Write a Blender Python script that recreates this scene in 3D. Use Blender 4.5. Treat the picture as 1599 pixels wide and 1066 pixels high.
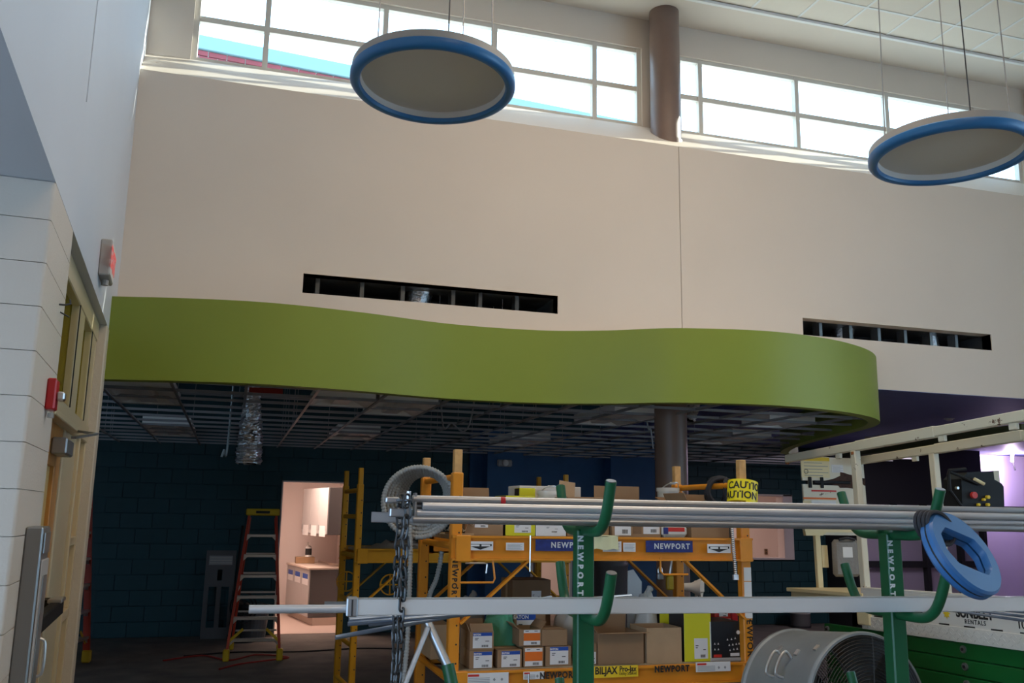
import bpy, bmesh, math, random
from mathutils import Vector, Matrix
random.seed(7)
S = bpy.context.scene
COL = S.collection
for o in list(bpy.data.objects): bpy.data.objects.remove(o)
PI = math.pi
# ------------------------------------------------------------------ camera
FPX, PITCH, ROLL, YAW, EYE = 1420.0, math.radians(10.82), math.radians(.94), math.radians(16.73), 1.65
_fw = Vector((math.sin(YAW), math.cos(YAW), 0)); _rt = Vector((math.cos(YAW), -math.sin(YAW), 0)); _up = Vector((0, 0, 1))
_f2 = math.cos(PITCH)*_fw + math.sin(PITCH)*_up; _u2 = -math.sin(PITCH)*_fw + math.cos(PITCH)*_up
_r3 = math.cos(ROLL)*_rt + math.sin(ROLL)*_u2; _u3 = -math.sin(ROLL)*_rt + math.cos(ROLL)*_u2
cam = bpy.data.cameras.new('camera'); cam.sensor_width = 36; cam.lens = 36*FPX/1599; cam.clip_end = 200; cam.clip_start = .05
co = bpy.data.objects.new('camera', cam); COL.objects.link(co)
m = Matrix((_r3, _u3, -_f2)).transposed().to_4x4(); m.translation = (0, 0, EYE); co.matrix_world = m
S.camera = co
def at(u, v, Y):                       # the point of the place seen at a pixel, on the plane y = Y
    d = _r3*((u-799.5)/FPX) - _u3*((v-533)/FPX) + _f2
    return Vector((0, 0, EYE)) + d*(Y/d.y)
def atz(u, v, Z):
    d = _r3*((u-799.5)/FPX) - _u3*((v-533)/FPX) + _f2
    return Vector((0, 0, EYE)) + d*((Z-EYE)/d.z)
def atd(u, v, D):
    return Vector((0, 0, EYE)) + (_r3*((u-799.5)/FPX) - _u3*((v-533)/FPX) + _f2)*D
# ------------------------------------------------------------------ world, sun, lamps, exposure
S.view_settings.view_transform = 'Standard'; S.view_settings.look = 'None'
S.view_settings.gamma = 1; S.view_settings.use_curve_mapping = False; S.view_settings.exposure = 0
wd = bpy.data.worlds.new('world'); S.world = wd; wd.use_nodes = True
bg = wd.node_tree.nodes['Background']; bg.inputs[0].default_value = (.50, .725, 1.0, 1); bg.inputs[1].default_value = 5.8
sl = bpy.data.lights.new('sun', 'SUN'); sl.energy = 16.0; sl.angle = math.radians(.6); sl.color = (1, .93, .8)
so = bpy.data.objects.new('sun', sl); COL.objects.link(so)
so.rotation_euler = Vector((-.88, -.17, -.36)).to_track_quat('-Z', 'Y').to_euler()
def area(name, loc, sx, sy, watts, col, rot=(0, 0, 0)):
    l = bpy.data.lights.new(name, 'AREA'); l.shape = 'RECTANGLE'; l.size = sx; l.size_y = sy; l.energy = watts; l.color = col
    o = bpy.data.objects.new(name, l); COL.objects.link(o); o.location = loc; o.rotation_euler = rot; return o
area('hall_fill_light', (3.0, 4.1, 6.4), 3.4, .6, 100, (1, .80, .60))  # unseen warm fill, added to brighten the white wall
area('hall_fill_light', (2.2, -2.5, 6.4), 2.6, 1.2, 120, (1, .78, .56))  # unseen warm fill behind the camera, added for surfaces facing it
area('pantry_ceiling_light', (.8, 14.0, 2.46), .7, .7, 58, (1, .74, .62))
area('back_room_ceiling_light', (8.95, 10.6, 2.80), .45, .9, 26, (.95, .85, 1.0))
area('pantry_ceiling_light', (4.6, 14.6, 2.46), .7, .7, 45, (1, .74, .64))
area('pantry_ceiling_light', (8.2, 15.2, 2.46), .9, .9, 48, (1, .76, .68))
# ------------------------------------------------------------------ materials
MT = {}
def mat(name, col, rough=.6, metal=0., var=0., vscale=8., bump=0., bscale=60., spec=None, col2=None, emit=0., stretch=None):
    if name in MT: return MT[name]
    M = bpy.data.materials.new(name); M.use_nodes = True; nt = M.node_tree; N = nt.nodes; Lk = nt.links
    b = N['Principled BSDF']; b.inputs['Base Color'].default_value = (*col, 1); b.inputs['Roughness'].default_value = rough
    b.inputs['Metallic'].default_value = metal
    if spec is not None: b.inputs['Specular IOR Level'].default_value = spec
    tc = None
    if var or bump or col2:
        tc = N.new('ShaderNodeTexCoord'); src = tc.outputs['Object']
        if stretch:
            mp = N.new('ShaderNodeMapping'); mp.inputs['Scale'].default_value = stretch; Lk.new(src, mp.inputs[0]); src = mp.outputs[0]
    if var or col2:
        n = N.new('ShaderNodeTexNoise'); n.inputs['Scale'].default_value = vscale; n.inputs['Detail'].default_value = 6
        Lk.new(src, n.inputs['Vector'])
        r = N.new('ShaderNodeValToRGB'); r.color_ramp.elements[0].position = .3; r.color_ramp.elements[1].position = .7
        c2 = col2 or tuple(c*(1-var) for c in col); c1 = col if col2 else tuple(min(1, c*(1+var)) for c in col)
        r.color_ramp.elements[0].color = (*c2, 1); r.color_ramp.elements[1].color = (*c1, 1)
        Lk.new(n.outputs['Fac'], r.inputs[0]); Lk.new(r.outputs[0], b.inputs['Base Color'])
    if bump:
        n2 = N.new('ShaderNodeTexNoise'); n2.inputs['Scale'].default_value = bscale; n2.inputs['Detail'].default_value = 4
        Lk.new(src, n2.inputs['Vector'])
        bp = N.new('ShaderNodeBump'); bp.inputs['Strength'].default_value = bump; bp.inputs['Distance'].default_value = .01
        Lk.new(n2.outputs['Fac'], bp.inputs['Height']); Lk.new(bp.outputs[0], b.inputs['Normal'])
    if emit:
        b.inputs['Emission Color'].default_value = (*col, 1); b.inputs['Emission Strength'].default_value = emit
    MT[name] = M; return M
def worn(name, col, under, amount=.42, scale=6., rough=.5):      # paint chipped through to the layer below
    M = mat(name, col, rough); nt = M.node_tree; N = nt.nodes; Lk = nt.links; b = N['Principled BSDF']
    tc = N.new('ShaderNodeTexCoord'); n = N.new('ShaderNodeTexNoise'); n.inputs['Scale'].default_value = scale; n.inputs['Detail'].default_value = 8
    n.inputs['Roughness'].default_value = .65; Lk.new(tc.outputs['Object'], n.inputs['Vector'])
    r = N.new('ShaderNodeValToRGB'); r.color_ramp.elements[0].position = amount-.01; r.color_ramp.elements[1].position = amount+.01
    r.color_ramp.elements[0].color = (*under, 1); r.color_ramp.elements[1].color = (*col, 1)
    Lk.new(n.outputs['Fac'], r.inputs[0]); Lk.new(r.outputs[0], b.inputs['Base Color']); return M
def glassmat(name, tint=(.9, .95, .95)):
    M = bpy.data.materials.new(name); M.use_nodes = True; nt = M.node_tree; N = nt.nodes; Lk = nt.links
    N.remove(N['Principled BSDF']); out = N['Material Output']
    t = N.new('ShaderNodeBsdfTransparent'); t.inputs[0].default_value = (*tint, 1)
    g = N.new('ShaderNodeBsdfGlossy'); g.inputs['Roughness'].default_value = .03
    mx = N.new('ShaderNodeMixShader'); mx.inputs[0].default_value = .04
    Lk.new(t.outputs[0], mx.inputs[1]); Lk.new(g.outputs[0], mx.inputs[2]); Lk.new(mx.outputs[0], out.inputs[0])
    MT[name] = M; return M
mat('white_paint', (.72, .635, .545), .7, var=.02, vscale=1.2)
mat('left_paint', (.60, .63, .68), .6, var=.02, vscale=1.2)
mat('block_paint', (.60, .545, .48), .45, bump=.15, bscale=90)
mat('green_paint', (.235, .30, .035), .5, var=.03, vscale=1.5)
mat('navy_paint', (.10, .12, .34), .6, var=.05)
mat('teal_paint', (.006, .048, .058), .6, var=.1, vscale=3)
mat('blue_paint', (.022, .095, .22), .6, var=.1, vscale=3)
mat('charcoal_paint', (.016, .016, .019), .8)
mat('purple_lit_white', (.42, .36, .46), .6)  # white wall colour with the purple room light painted in
mat('pale_wall', (.72, .62, .58), .7)
mat('tile_white', (.84, .76, .65), .8, bump=.3, bscale=250)
mat('tee_white', (.84, .83, .80), .5)
mat('concrete', (.17, .14, .115), .85, var=.25, vscale=3, bump=.3, bscale=40, col2=(.09, .075, .064))
mat('mortar', (.62, .6, .57), .9)
mat('brick_red', (.24, .045, .055), .8, var=.2, vscale=5)
mat('coping_metal', (.20, .34, .39), .4)
mat('dark_void', (.012, .012, .014), .9)
mat('grid_steel', (.30, .30, .31), .45, .2)
mat('stud_steel', (.16, .17, .17), .4, .6)
mat('foil', (.75, .75, .76), .28, 1., bump=1., bscale=45)
mat('column_brown', (.19, .125, .098), .45, var=.1, vscale=3)
mat('window_frame', (.66, .63, .57), .5)
mat('storefront', (.58, .47, .29), .35)
mat('cream_wall', (.60, .53, .42), .7, bump=.3, bscale=40)
mat('wood_door', (.50, .22, .05), .35, var=.25, vscale=5, stretch=(6, 6, .5))
mat('wood_lite', (.60, .42, .16), .4)
mat('steel_grey', (.30, .31, .32), .35, .7)
mat('shaded_green_paint', (.05, .055, .022), .6)  # green of the band darkened, shade put into the colour
mat('roof_white', (.74, .71, .64), .8)
mat('pale_floor', (.55, .42, .36), .5)
mat('dark_steel', (.05, .05, .055), .4, .6)
mat('alu', (.62, .62, .62), .3, .9)
mat('black_plastic', (.010, .010, .011), .6, spec=.25)
mat('rubber', (.02, .02, .02), .8)
mat('red_plastic', (.45, .015, .02), .35)
mat('exit_red', (.9, .12, .12), .4, emit=.25)
mat('white_plastic', (.75, .74, .72), .4)
mat('lamp_blue', (.025, .17, .42), .35)
mat('lamp_grey', (.40, .38, .35), .5)
mat('lamp_lens', (.66, .62, .55), .6)
mat('wire', (.3, .3, .3), .4, .8)
mat('fibre_orange', (.42, .035, .012), .45)
mat('ladder_yellow', (.55, .34, .01), .45)
mat('orange_paint', (.72, .26, .015), .45, var=.08, vscale=6)
mat('yellow_paint', (.62, .30, .008), .45, var=.08, vscale=6)
mat('post_tan', (.58, .33, .12), .6, var=.15, vscale=20)
mat('plank', (.30, .24, .16), .8, var=.2, vscale=8)
mat('card', (.30, .18, .095), .85, var=.06, vscale=10)
mat('card_light', (.42, .28, .16), .85, var=.06, vscale=10)
mat('card_dark', (.20, .115, .06), .85, var=.06, vscale=10)
mat('label_white', (.72, .71, .70), .6)
mat('label_blue', (.01, .07, .36), .5)
mat('label_orange', (.75, .16, .015), .5)
mat('label_red', (.55, .03, .02), .5)
mat('label_yellow', (.80, .55, .02), .5)
mat('ink', (.015, .015, .015), .6)
mat('grey_ink', (.28, .28, .28), .6)
mat('box_yellow', (.66, .62, .02), .45)
mat('box_black', (.012, .015, .02), .4)
mat('conduit_grey', (.33, .35, .35), .45)
mat('galv', (.60, .61, .63), .36, .65, var=.1, vscale=5, stretch=(.4, 8, 8))
mat('strut_bright', (.70, .71, .71), .36, .35)
mat('lit_lens', (.95, .86, 1.0), .5, emit=3)
mat('galv_dull', (.42, .44, .47), .42, 1.)
mat('rod_blue', (.32, .42, .58), .35, .9)
mat('chain_steel', (.07, .072, .075), .45, .8)
mat('rack_green', (.003, .085, .030), .4, var=.06)
mat('tape_blue', (.012, .025, .16), .6, var=.3, vscale=30)
mat('stencil', (.60, .62, .62), .6)
mat('tape_yellow', (.85, .70, .01), .4)
mat('reel_blue', (.028, .125, .32), .4, var=.06, vscale=6)
mat('drum_grey', (.24, .26, .27), .5, .3, var=.1, vscale=5)
worn('lift_cream', (.68, .62, .47), (.13, .07, .04), .37, 11.)
worn('lift_panel', (.70, .64, .50), (.10, .045, .03), .33, 5.)
mat('lift_white', (.66, .63, .56), .5)
mat('lift_green', (.003, .11, .02), .45)
mat('lift_rust', (.30, .10, .03), .9)
mat('lift_rust_dark', (.055, .025, .016), .9, var=.4, vscale=30)
mat('gate_cream', (.76, .64, .36), .5)
mat('bag_grey', (.22, .20, .18), .5, bump=.8, bscale=25)
mat('bag_green', (.10, .40, .24), .35, bump=.6, bscale=20)
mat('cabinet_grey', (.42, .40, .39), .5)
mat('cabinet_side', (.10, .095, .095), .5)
mat('counter', (.60, .48, .40), .5)
mat('bucket', (.62, .60, .55), .4)
mat('paper_yellow', (.62, .62, .38), .7)
mat('cord_red', (.35, .02, .015), .5)
mat('fabric_dark', (.03, .03, .035), .9)
mat('bulb', (1, .75, 1.0), .3, emit=30)
glassmat('glass'); glassmat('door_glass', (.75, .70, .35))
# ------------------------------------------------------------------ mesh helpers
def rotm(rx=0, ry=0, rz=0):
    return Matrix.Rotation(rz, 3, 'Z') @ Matrix.Rotation(ry, 3, 'Y') @ Matrix.Rotation(rx, 3, 'X')
class MB:
    def __init__(s): s.v = []; s.f = []; s.k = []; s.mi = 0
    def add(s, vs, fs):
        n = len(s.v); s.v += [tuple(v) for v in vs]; s.f += [tuple(i+n for i in f) for f in fs]; s.k += [s.mi]*len(fs); return s
    def m(s, i): s.mi = i; return s
    def box(s, x0, x1, y0, y1, z0, z1):
        return s.add([(x0,y0,z0),(x1,y0,z0),(x1,y1,z0),(x0,y1,z0),(x0,y0,z1),(x1,y0,z1),(x1,y1,z1),(x0,y1,z1)],
                     [(0,3,2,1),(4,5,6,7),(0,1,5,4),(1,2,6,5),(2,3,7,6),(3,0,4,7)])
    def rbox(s, c, size, R=None):       # rotated box
        R = R or Matrix.Identity(3); c = Vector(c); h = Vector(size)/2
        P = [c + R @ Vector((a*h.x, b*h.y, d*h.z)) for d in (-1, 1) for a, b in ((-1,-1),(1,-1),(1,1),(-1,1))]
        return s.add(P, [(0,3,2,1),(4,5,6,7),(0,1,5,4),(1,2,6,5),(2,3,7,6),(3,0,4,7)])
    def bbox(s, x0, x1, y0, y1, z0, z1, b=.005):   # box with chamfered edges
        X = (x0, x1); Y = (y0, y1); Z = (z0, z1); P = []; idx = {}
        for i in (0, 1):
            for j in (0, 1):
                for k in (0, 1):
                    sx, sy, sz = (b if i == 0 else -b), (b if j == 0 else -b), (b if k == 0 else -b)
                    for ax, q in enumerate(((X[i], Y[j]+sy, Z[k]+sz), (X[i]+sx, Y[j], Z[k]+sz), (X[i]+sx, Y[j]+sy, Z[k]))):
                        idx[(i, j, k, ax)] = len(P); P.append(q)
        F = []; I = idx
        for i in (0, 1): F.append([I[(i,0,0,0)], I[(i,1,0,0)], I[(i,1,1,0)], I[(i,0,1,0)]][::1 if i else -1])
        for j in (0, 1): F.append([I[(0,j,0,1)], I[(1,j,0,1)], I[(1,j,1,1)], I[(0,j,1,1)]][::-1 if j else 1])
        for k in (0, 1): F.append([I[(0,0,k,2)], I[(1,0,k,2)], I[(1,1,k,2)], I[(0,1,k,2)]][::1 if k else -1])
        for i in (0, 1):
            for j in (0, 1): F.append([I[(i,j,0,0)], I[(i,j,1,0)], I[(i,j,1,1)], I[(i,j,0,1)]])
            for k in (0, 1): F.append([I[(i,0,k,0)], I[(i,1,k,0)], I[(i,1,k,2)], I[(i,0,k,2)]])
        for j in (0, 1):
            for k in (0, 1): F.append([I[(0,j,k,1)], I[(1,j,k,1)], I[(1,j,k,2)], I[(0,j,k,2)]])
        for i in (0, 1):
            for j in (0, 1):
                for k in (0, 1): F.append([I[(i,j,k,a)] for a in range(3)])
        return s.add(P, F)
    def bar(s, p, q, w, h=None, up=(0, 0, 1)):      # rectangular bar between two points
        p = Vector(p); q = Vector(q); d = (q-p); L = d.length; d.normalize(); up = Vector(up)
        if abs(d.dot(up)) > .98: up = Vector((0, 1, 0))
        sd = d.cross(up).normalized(); u = sd.cross(d); h = h or w
        P = [e + sd*a*w/2 + u*b*h/2 for e in (p, q) for a, b in ((-1,-1),(1,-1),(1,1),(-1,1))]
        return s.add(P, [(0,3,2,1),(4,5,6,7),(0,1,5,4),(1,2,6,5),(2,3,7,6),(3,0,4,7)])
    def cyl(s, p, q, r, n=12, r2=None, cap=True):
        p = Vector(p); q = Vector(q); d = (q-p).normalized(); a = Vector((0, 0, 1)) if abs(d.z) < .9 else Vector((1, 0, 0))
        x = d.cross(a).normalized(); y = d.cross(x); r2 = r if r2 is None else r2
        P = [e + (x*math.cos(t) + y*math.sin(t))*rr for e, rr in ((p, r), (q, r2)) for t in [2*PI*i/n for i in range(n)]]
        F = [(i, (i+1) % n, n+(i+1) % n, n+i) for i in range(n)]
        if cap: F += [tuple(range(n))[::-1], tuple(range(n, 2*n))]
        return s.add(P, F)
    def pipe(s, p, q, r, ri, n=14):                 # hollow pipe
        p = Vector(p); q = Vector(q); d = (q-p).normalized(); a = Vector((0, 0, 1)) if abs(d.z) < .9 else Vector((1, 0, 0))
        x = d.cross(a).normalized(); y = d.cross(x)
        P = [e + (x*math.cos(t) + y*math.sin(t))*rr for e, rr in ((p, r), (q, r), (q, ri), (p, ri)) for t in [2*PI*i/n for i in range(n)]]
        F = [(k*n+i, k*n+(i+1) % n, ((k+1) % 4)*n+(i+1) % n, ((k+1) % 4)*n+i) for k in range(4) for i in range(n)]
        return s.add(P, F)
    def tube(s, pts, r, n=8, closed=False, cap=True):
        pts = [Vector(p) for p in pts]; N = len(pts); P = []; prev = None
        for i, p in enumerate(pts):
            t = (pts[(i+1) % N]-pts[i-1]) if closed else (pts[min(i+1, N-1)]-pts[max(i-1, 0)])
            t.normalize()
            if prev is None:
                a = Vector((0, 0, 1)) if abs(t.z) < .9 else Vector((1, 0, 0)); x = t.cross(a).normalized()
            else: x = (prev - t*prev.dot(t)).normalized()
            prev = x; y = t.cross(x); rr = r[i] if isinstance(r, (list, tuple)) else r
            P += [p + (x*math.cos(2*PI*k/n) + y*math.sin(2*PI*k/n))*rr for k in range(n)]
        F = [(i*n+k, i*n+(k+1) % n, ((i+1) % N)*n+(k+1) % n, ((i+1) % N)*n+k) for i in range(N if closed else N-1) for k in range(n)]
        if cap and not closed: F += [tuple(range(n))[::-1], tuple(range((N-1)*n, N*n))]
        return s.add(P, F)
    def lathe(s, prof, n=32, M=None, closed=False):   # profile (r, z) turned about z
        P = []; K = len(prof)
        for i in range(n):
            c, d = math.cos(2*PI*i/n), math.sin(2*PI*i/n)
            P += [Vector((r*c, r*d, z)) for r, z in prof]
        if M: P = [M @ p for p in P]
        F = [(i*K+k, ((i+1) % n)*K+k, ((i+1) % n)*K+(k+1) % K, i*K+(k+1) % K) for i in range(n) for k in range(K if closed else K-1)]
        return s.add(P, F)
    def prism(s, poly, z0, z1, M=None):             # plan polygon raised from z0 to z1
        n = len(poly); P = [Vector((x, y, z0)) for x, y in poly] + [Vector((x, y, z1)) for x, y in poly]
        if M: P = [M @ p for p in P]
        return s.add(P, [tuple(range(n))[::-1], tuple(range(n, 2*n))] + [(i, (i+1) % n, n+(i+1) % n, n+i) for i in range(n)])
    def build(s, name, mats, parent=None, smooth=False, loc=None, label=None, kind=None, sharp=40):
        me = bpy.data.meshes.new(name)
        vs = s.v if loc is None else [(x-loc[0], y-loc[1], z-loc[2]) for x, y, z in s.v]
        me.from_pydata(vs, [], s.f)
        for mm in (mats if isinstance(mats, (list, tuple)) else [mats]): me.materials.append(MT[mm])
        for p, k in zip(me.polygons, s.k): p.material_index = k; p.use_smooth = bool(smooth)
        b = bmesh.new(); b.from_mesh(me); bmesh.ops.recalc_face_normals(b, faces=b.faces)
        if smooth:
            for e in b.edges:
                if len(e.link_faces) == 2 and e.calc_face_angle(0) > math.radians(sharp): e.smooth = False
        b.to_mesh(me); b.free()
        o = bpy.data.objects.new(name, me); COL.objects.link(o)
        if parent: o.parent = parent
        if loc is not None: o.location = loc
        if label: o['label'] = label
        if kind: o['kind'] = kind
        return o
def tag(o, label, cat, group=None):
    o['label'] = label; o['category'] = cat
    if group: o['group'] = group
    return o
def thing(name, label, cat, loc=(0, 0, 0), rz=0, group=None, rot=None):
    o = bpy.data.objects.new(name, None); COL.objects.link(o); o.empty_display_size = .1
    o.location = loc; o.rotation_euler = rot or (0, 0, rz); return tag(o, label, cat, group)
def struct(name, label=None, loc=(0, 0, 0), rz=0):
    o = bpy.data.objects.new(name, None); COL.objects.link(o); o.empty_display_size = .1
    o.location = loc; o.rotation_euler = (0, 0, rz); o['kind'] = 'structure'
    if label: o['label'] = label; o['category'] = name.split('_')[0]
    return o
def smesh(mb, name, mats, label=None, **k):
    o = mb.build(name, mats, **k); o['kind'] = 'structure'
    if label: o['label'] = label; o['category'] = name.split('_')[0]
    return o
def dup(root, loc, rz=None, label=None):
    r = root.copy(); COL.objects.link(r); r.location = loc
    if rz is not None: r.rotation_euler = (0, 0, rz)
    if label: r['label'] = label
    for ch in root.children:
        c = ch.copy(); COL.objects.link(c); c.parent = r
        for g in ch.children:
            d = g.copy(); COL.objects.link(d); d.parent = c
    return r
def text(s, size, loc, parent, m, rot=(PI/2, 0, 0), name='lettering', bold=0., sx=1., depth=.0006, spacing=1., wrap=None, align='CENTER'):
    cu = bpy.data.curves.new('t', 'FONT'); cu.body = s; cu.size = size; cu.align_x = align; cu.align_y = 'CENTER'
    cu.extrude = depth; cu.offset = bold; cu.space_character = spacing; cu.resolution_u = 3
    o = bpy.data.objects.new('t', cu); COL.objects.link(o); dg = bpy.context.evaluated_depsgraph_get(); dg.update()
    me = bpy.data.meshes.new_from_object(o.evaluated_get(dg)); bpy.data.objects.remove(o); bpy.data.curves.remove(cu)
    for v in me.vertices:
        v.co.x *= sx
        if wrap: r, a0 = wrap; a = a0 + v.co.x/r; v.co = Vector(((r+v.co.z)*math.sin(a), -(r+v.co.z)*math.cos(a), v.co.y))
    me.materials.clear(); me.materials.append(MT[m]); me.name = name
    q = bpy.data.objects.new(name, me); COL.objects.link(q); q.parent = parent; q.location = loc
    if not wrap: q.rotation_euler = rot
    return q
def crom(P, n=8, closed=False):         # Catmull-Rom through the points
    P = [Vector(p) for p in P]; out = []; N = len(P)
    for i in range(N if closed else N-1):
        a, b, c, d = (P[(i-1) % N], P[i], P[(i+1) % N], P[(i+2) % N]) if closed else (P[max(i-1, 0)], P[i], P[i+1], P[min(i+2, N-1)])
        for k in range(n):
            t = k/n; out.append(.5*((2*b) + (c-a)*t + (2*a-5*b+4*c-d)*t*t + (3*b-a-3*c+d)*t**3))
    if not closed: out.append(P[-1])
    return out
# ================================================================== the setting
def wallbox(x0, x1, z0, z1, holes, y0, y1, mb=None):
    mb = mb or MB(); xs = sorted({x0, x1, *[h[0] for h in holes], *[h[1] for h in holes]}); 
    xs = [x for x in xs if x0 <= x <= x1]
    for a, b in zip(xs, xs[1:]):
        hs = sorted([h for h in holes if h[0] <= a+1e-6 and h[1] >= b-1e-6], key=lambda h: h[2]); z = z0
        for h in hs:
            if h[2] > z: mb.box(a, b, y0, y1, z, h[2])
            z = h[3]
        if z < z1: mb.box(a, b, y0, y1, z, z1)
    return mb
smesh(MB().box(-9, 14.5, -6.2, 18, -.1, 0), 'floor', 'concrete', 'dusty bare concrete floor running under everything')
# --- upper white wall with two slots
V1 = (.41, 2.50, 3.31, 3.465); V2 = (4.87, 7.0, 3.305, 3.465)
wb = struct('wall_back', 'tall off-white plastered wall above the green band, with two dark slots')
wallbox(-.95, 3.647, 2.85, 4.95, [V1], 7.0, 7.12).build('wall_panel', 'white_paint', wb)
wallbox(3.653, 10.2, 2.85, 4.95, [V2], 7.0, 7.12).build('wall_panel', 'white_paint', wb)
MB().box(3.6, 3.7, 7.1, 7.14, 2.85, 4.9).build('joint_backing', 'dark_void', wb)
mb = MB(); mb.add([(-.95, 7.0, 4.955), (10.2, 7.0, 4.955), (10.2, 7.44, 5.31), (-.95, 7.44, 5.31), (-.95, 7.0, 4.95), (10.2, 7.0, 4.95), (10.2, 7.44, 4.95), (-.95, 7.44, 4.95)],
    [(0,1,2,3), (4,7,6,5), (0,4,5,1), (2,6,7,3), (0,3,7,4), (1,5,6,2)])
smesh(mb, 'trim_1', 'white_paint', 'sloping white window sill under the high windows')
# slots: steel lining, studs, dark cavity and foil duct
def slot(V, studs, ducts, label):
    x0, x1, z0, z1 = V
    t = struct('trim_2', label, ((x0+x1)/2, 7.06, z0)); cx = (x0+x1)/2
    L = lambda x: x-cx
    mb = MB(); d = .5
    mb.box(L(x0), L(x1), -.05, d, z1-z0, z1-z0+.012).box(L(x0), L(x1), .06, d, -.012, 0).box(L(x0)-.012, L(x0), -.05, d, 0, z1-z0).box(L(x1), L(x1)+.012, -.05, d, 0, z1-z0)
    mb.build('lining', 'stud_steel', t)
    MB().box(L(x0), L(x1), d, d+.02, -.3, z1-z0+.3).build('cavity_back', 'dark_void', t)
    for x in studs:
        mb = MB().box(L(x)-.018, L(x)+.018, .07, .075, 0, z1-z0).box(L(x)-.018, L(x)-.014, .07, .17, 0, z1-z0); mb.build('stud', 'stud_steel', t)
    for (x, r, dx) in ducts:
        n = 40; pts = [(L(x)+dx*(k/n-.5), .28, -.12+k/n*.5) for k in range(n+1)]
        mb = MB().tube(pts, [r*(1+.05*(k % 2)) for k in range(n+1)], 16); mb.build('foil_duct', 'foil', t, smooth=True, sharp=60)
slot(V1, (.53, .88, 1.21, 1.63, 1.86, 2.18), ((1.38, .11, .12),), 'long dark slot cut in the white wall above the middle of the green band')
slot(V2, (5.15, 5.48, 5.8, 6.1, 6.4, 6.7), ((5.55, .10, .1), (6.55, .09, -.08)), 'long dark slot cut in the white wall beyond the green band end')
# --- window wall
smesh(wallbox(-1.3, 10.2, 3.9, 6.6, [(-.58, 3.5, 5.31, 6.12), (3.88, 8.08, 5.31, 6.12), (8.4, 9.9, 5.31, 6.12)], 7.44, 7.54), 'wall_clerestory', 'white_paint', 'off-white wall holding the row of high windows')
def window(name, xs, label):
    w = struct(name, label, (xs[0], 7.5, 5.31)); x00 = xs[0]; f = .045; zt = .81; zm = .395
    mb = MB(); mb.box(0, xs[-1]-x00, -.035, .02, 0, .04).build('window_frame', 'window_frame', w)
    MB().box(0, xs[-1]-x00, -.035, .02, zt-.04, zt).build('window_frame', 'window_frame', w)
    MB().box(0, xs[-1]-x00, -.03, .02, zm-.025, zm+.025).build('window_frame', 'window_frame', w)
    for i, x in enumerate(xs):
        q = x-x00; q0 = q if i == 0 else (q-f if i == len(xs)-1 else q-f/2)
        MB().box(q0, q0+f, -.04, .02, .0, zt).build('mullion', 'window_frame', w)
    for a, b in zip(xs, xs[1:]):
        for z0, z1 in ((.04, zm-.025), (zm+.025, zt-.04)):
            MB().box(a-x00+.02, b-x00-.02, 0, .006, z0-.005, z1+.005).build('pane', 'glass', w)
window('window_1', (-.58, .01, 1.02, 2.03, 3.02, 3.5), 'high white-framed windows left of the brown column')
window('window_2', (3.88, 4.14, 5.24, 6.34, 7.50, 8.08), 'high white-framed windows right of the brown column')
window('window_3', (8.4, 9.2, 9.9), 'high white-framed window beyond the second brown column')
# --- outside: brick parapet with metal coping
wo = struct('wall_outside', 'red brick wall with pale blue metal coping outside the high windows', (-.76, 9.88, 4.1), math.radians(5.5))
MB().box(-3, 9.5, .02, .2, 0, 2.55).build('mortar_bed', 'mortar', wo)
MB().bbox(-3, 9.5, -.03, .24, 2.55, 2.71, .006).build('coping', 'coping_metal', wo)
bm0 = MB().bbox(0, .188, 0, .09, 0, .057, .004).build('brick', 'brick_red', wo)
for c in range(4):
    for k in range(50):
        o = bm0 if (c == 0 and k == 0) else bm0.copy()
        if o is not bm0: COL.objects.link(o)
        o.location = (-2.2 + k*.198 + (.099 if c % 2 else 0), random.uniform(-.002, .002), 2.55-.066*(c+1))
smesh(MB().box(-6, 15, 7.54, 18, 3.9, 4.7).m(1).box(-6, 15, 7.54, 18, 4.7, 5.0), 'roof', ['charcoal_paint', 'roof_white'], 'flat roof over the low rooms')
# --- high ceiling: gypsum strip and tiles
smesh(MB().box(-4, 10.3, 7.0, 7.6, 6.43, 6.62), 'trim_3', 'white_paint', 'plain white ceiling strip along the high windows')
ce = struct('ceiling', 'white tiled ceiling high above the hall')
MB().box(-4, 10.3, -6.2, 7.0, 6.47, 6.62).build('ceiling_slab', 'white_paint', ce)
mb = MB().box(3.3, 10.2, 6.965, 7.0, 6.425, 6.43).box(3.3, 10.2, 6.96, 6.966, 6.42, 6.45); mb.build('edge_trim', 'tee_white', ce)
YL = (6.96, 6.60, 6.087, 5.574); XL = [3.914+.513*k for k in range(12)]
for x in XL: MB().box(x-.012, x+.012, 5.57, 6.96, 6.444, 6.449).build('tee_bar', 'tee_white', ce)
for y in YL[1:]: MB().box(3.9, 9.55, y-.012, y+.012, 6.4435, 6.4485).build('tee_bar', 'tee_white', ce)
for y1, y0 in zip(YL, YL[1:]):
    for x0, x1 in zip(XL, XL[1:]): MB().bbox(x0+.006, x1-.006, y0+.006, y1-.006, 6.449, 6.468, .004).build('tile', 'tile_white', ce)
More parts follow.
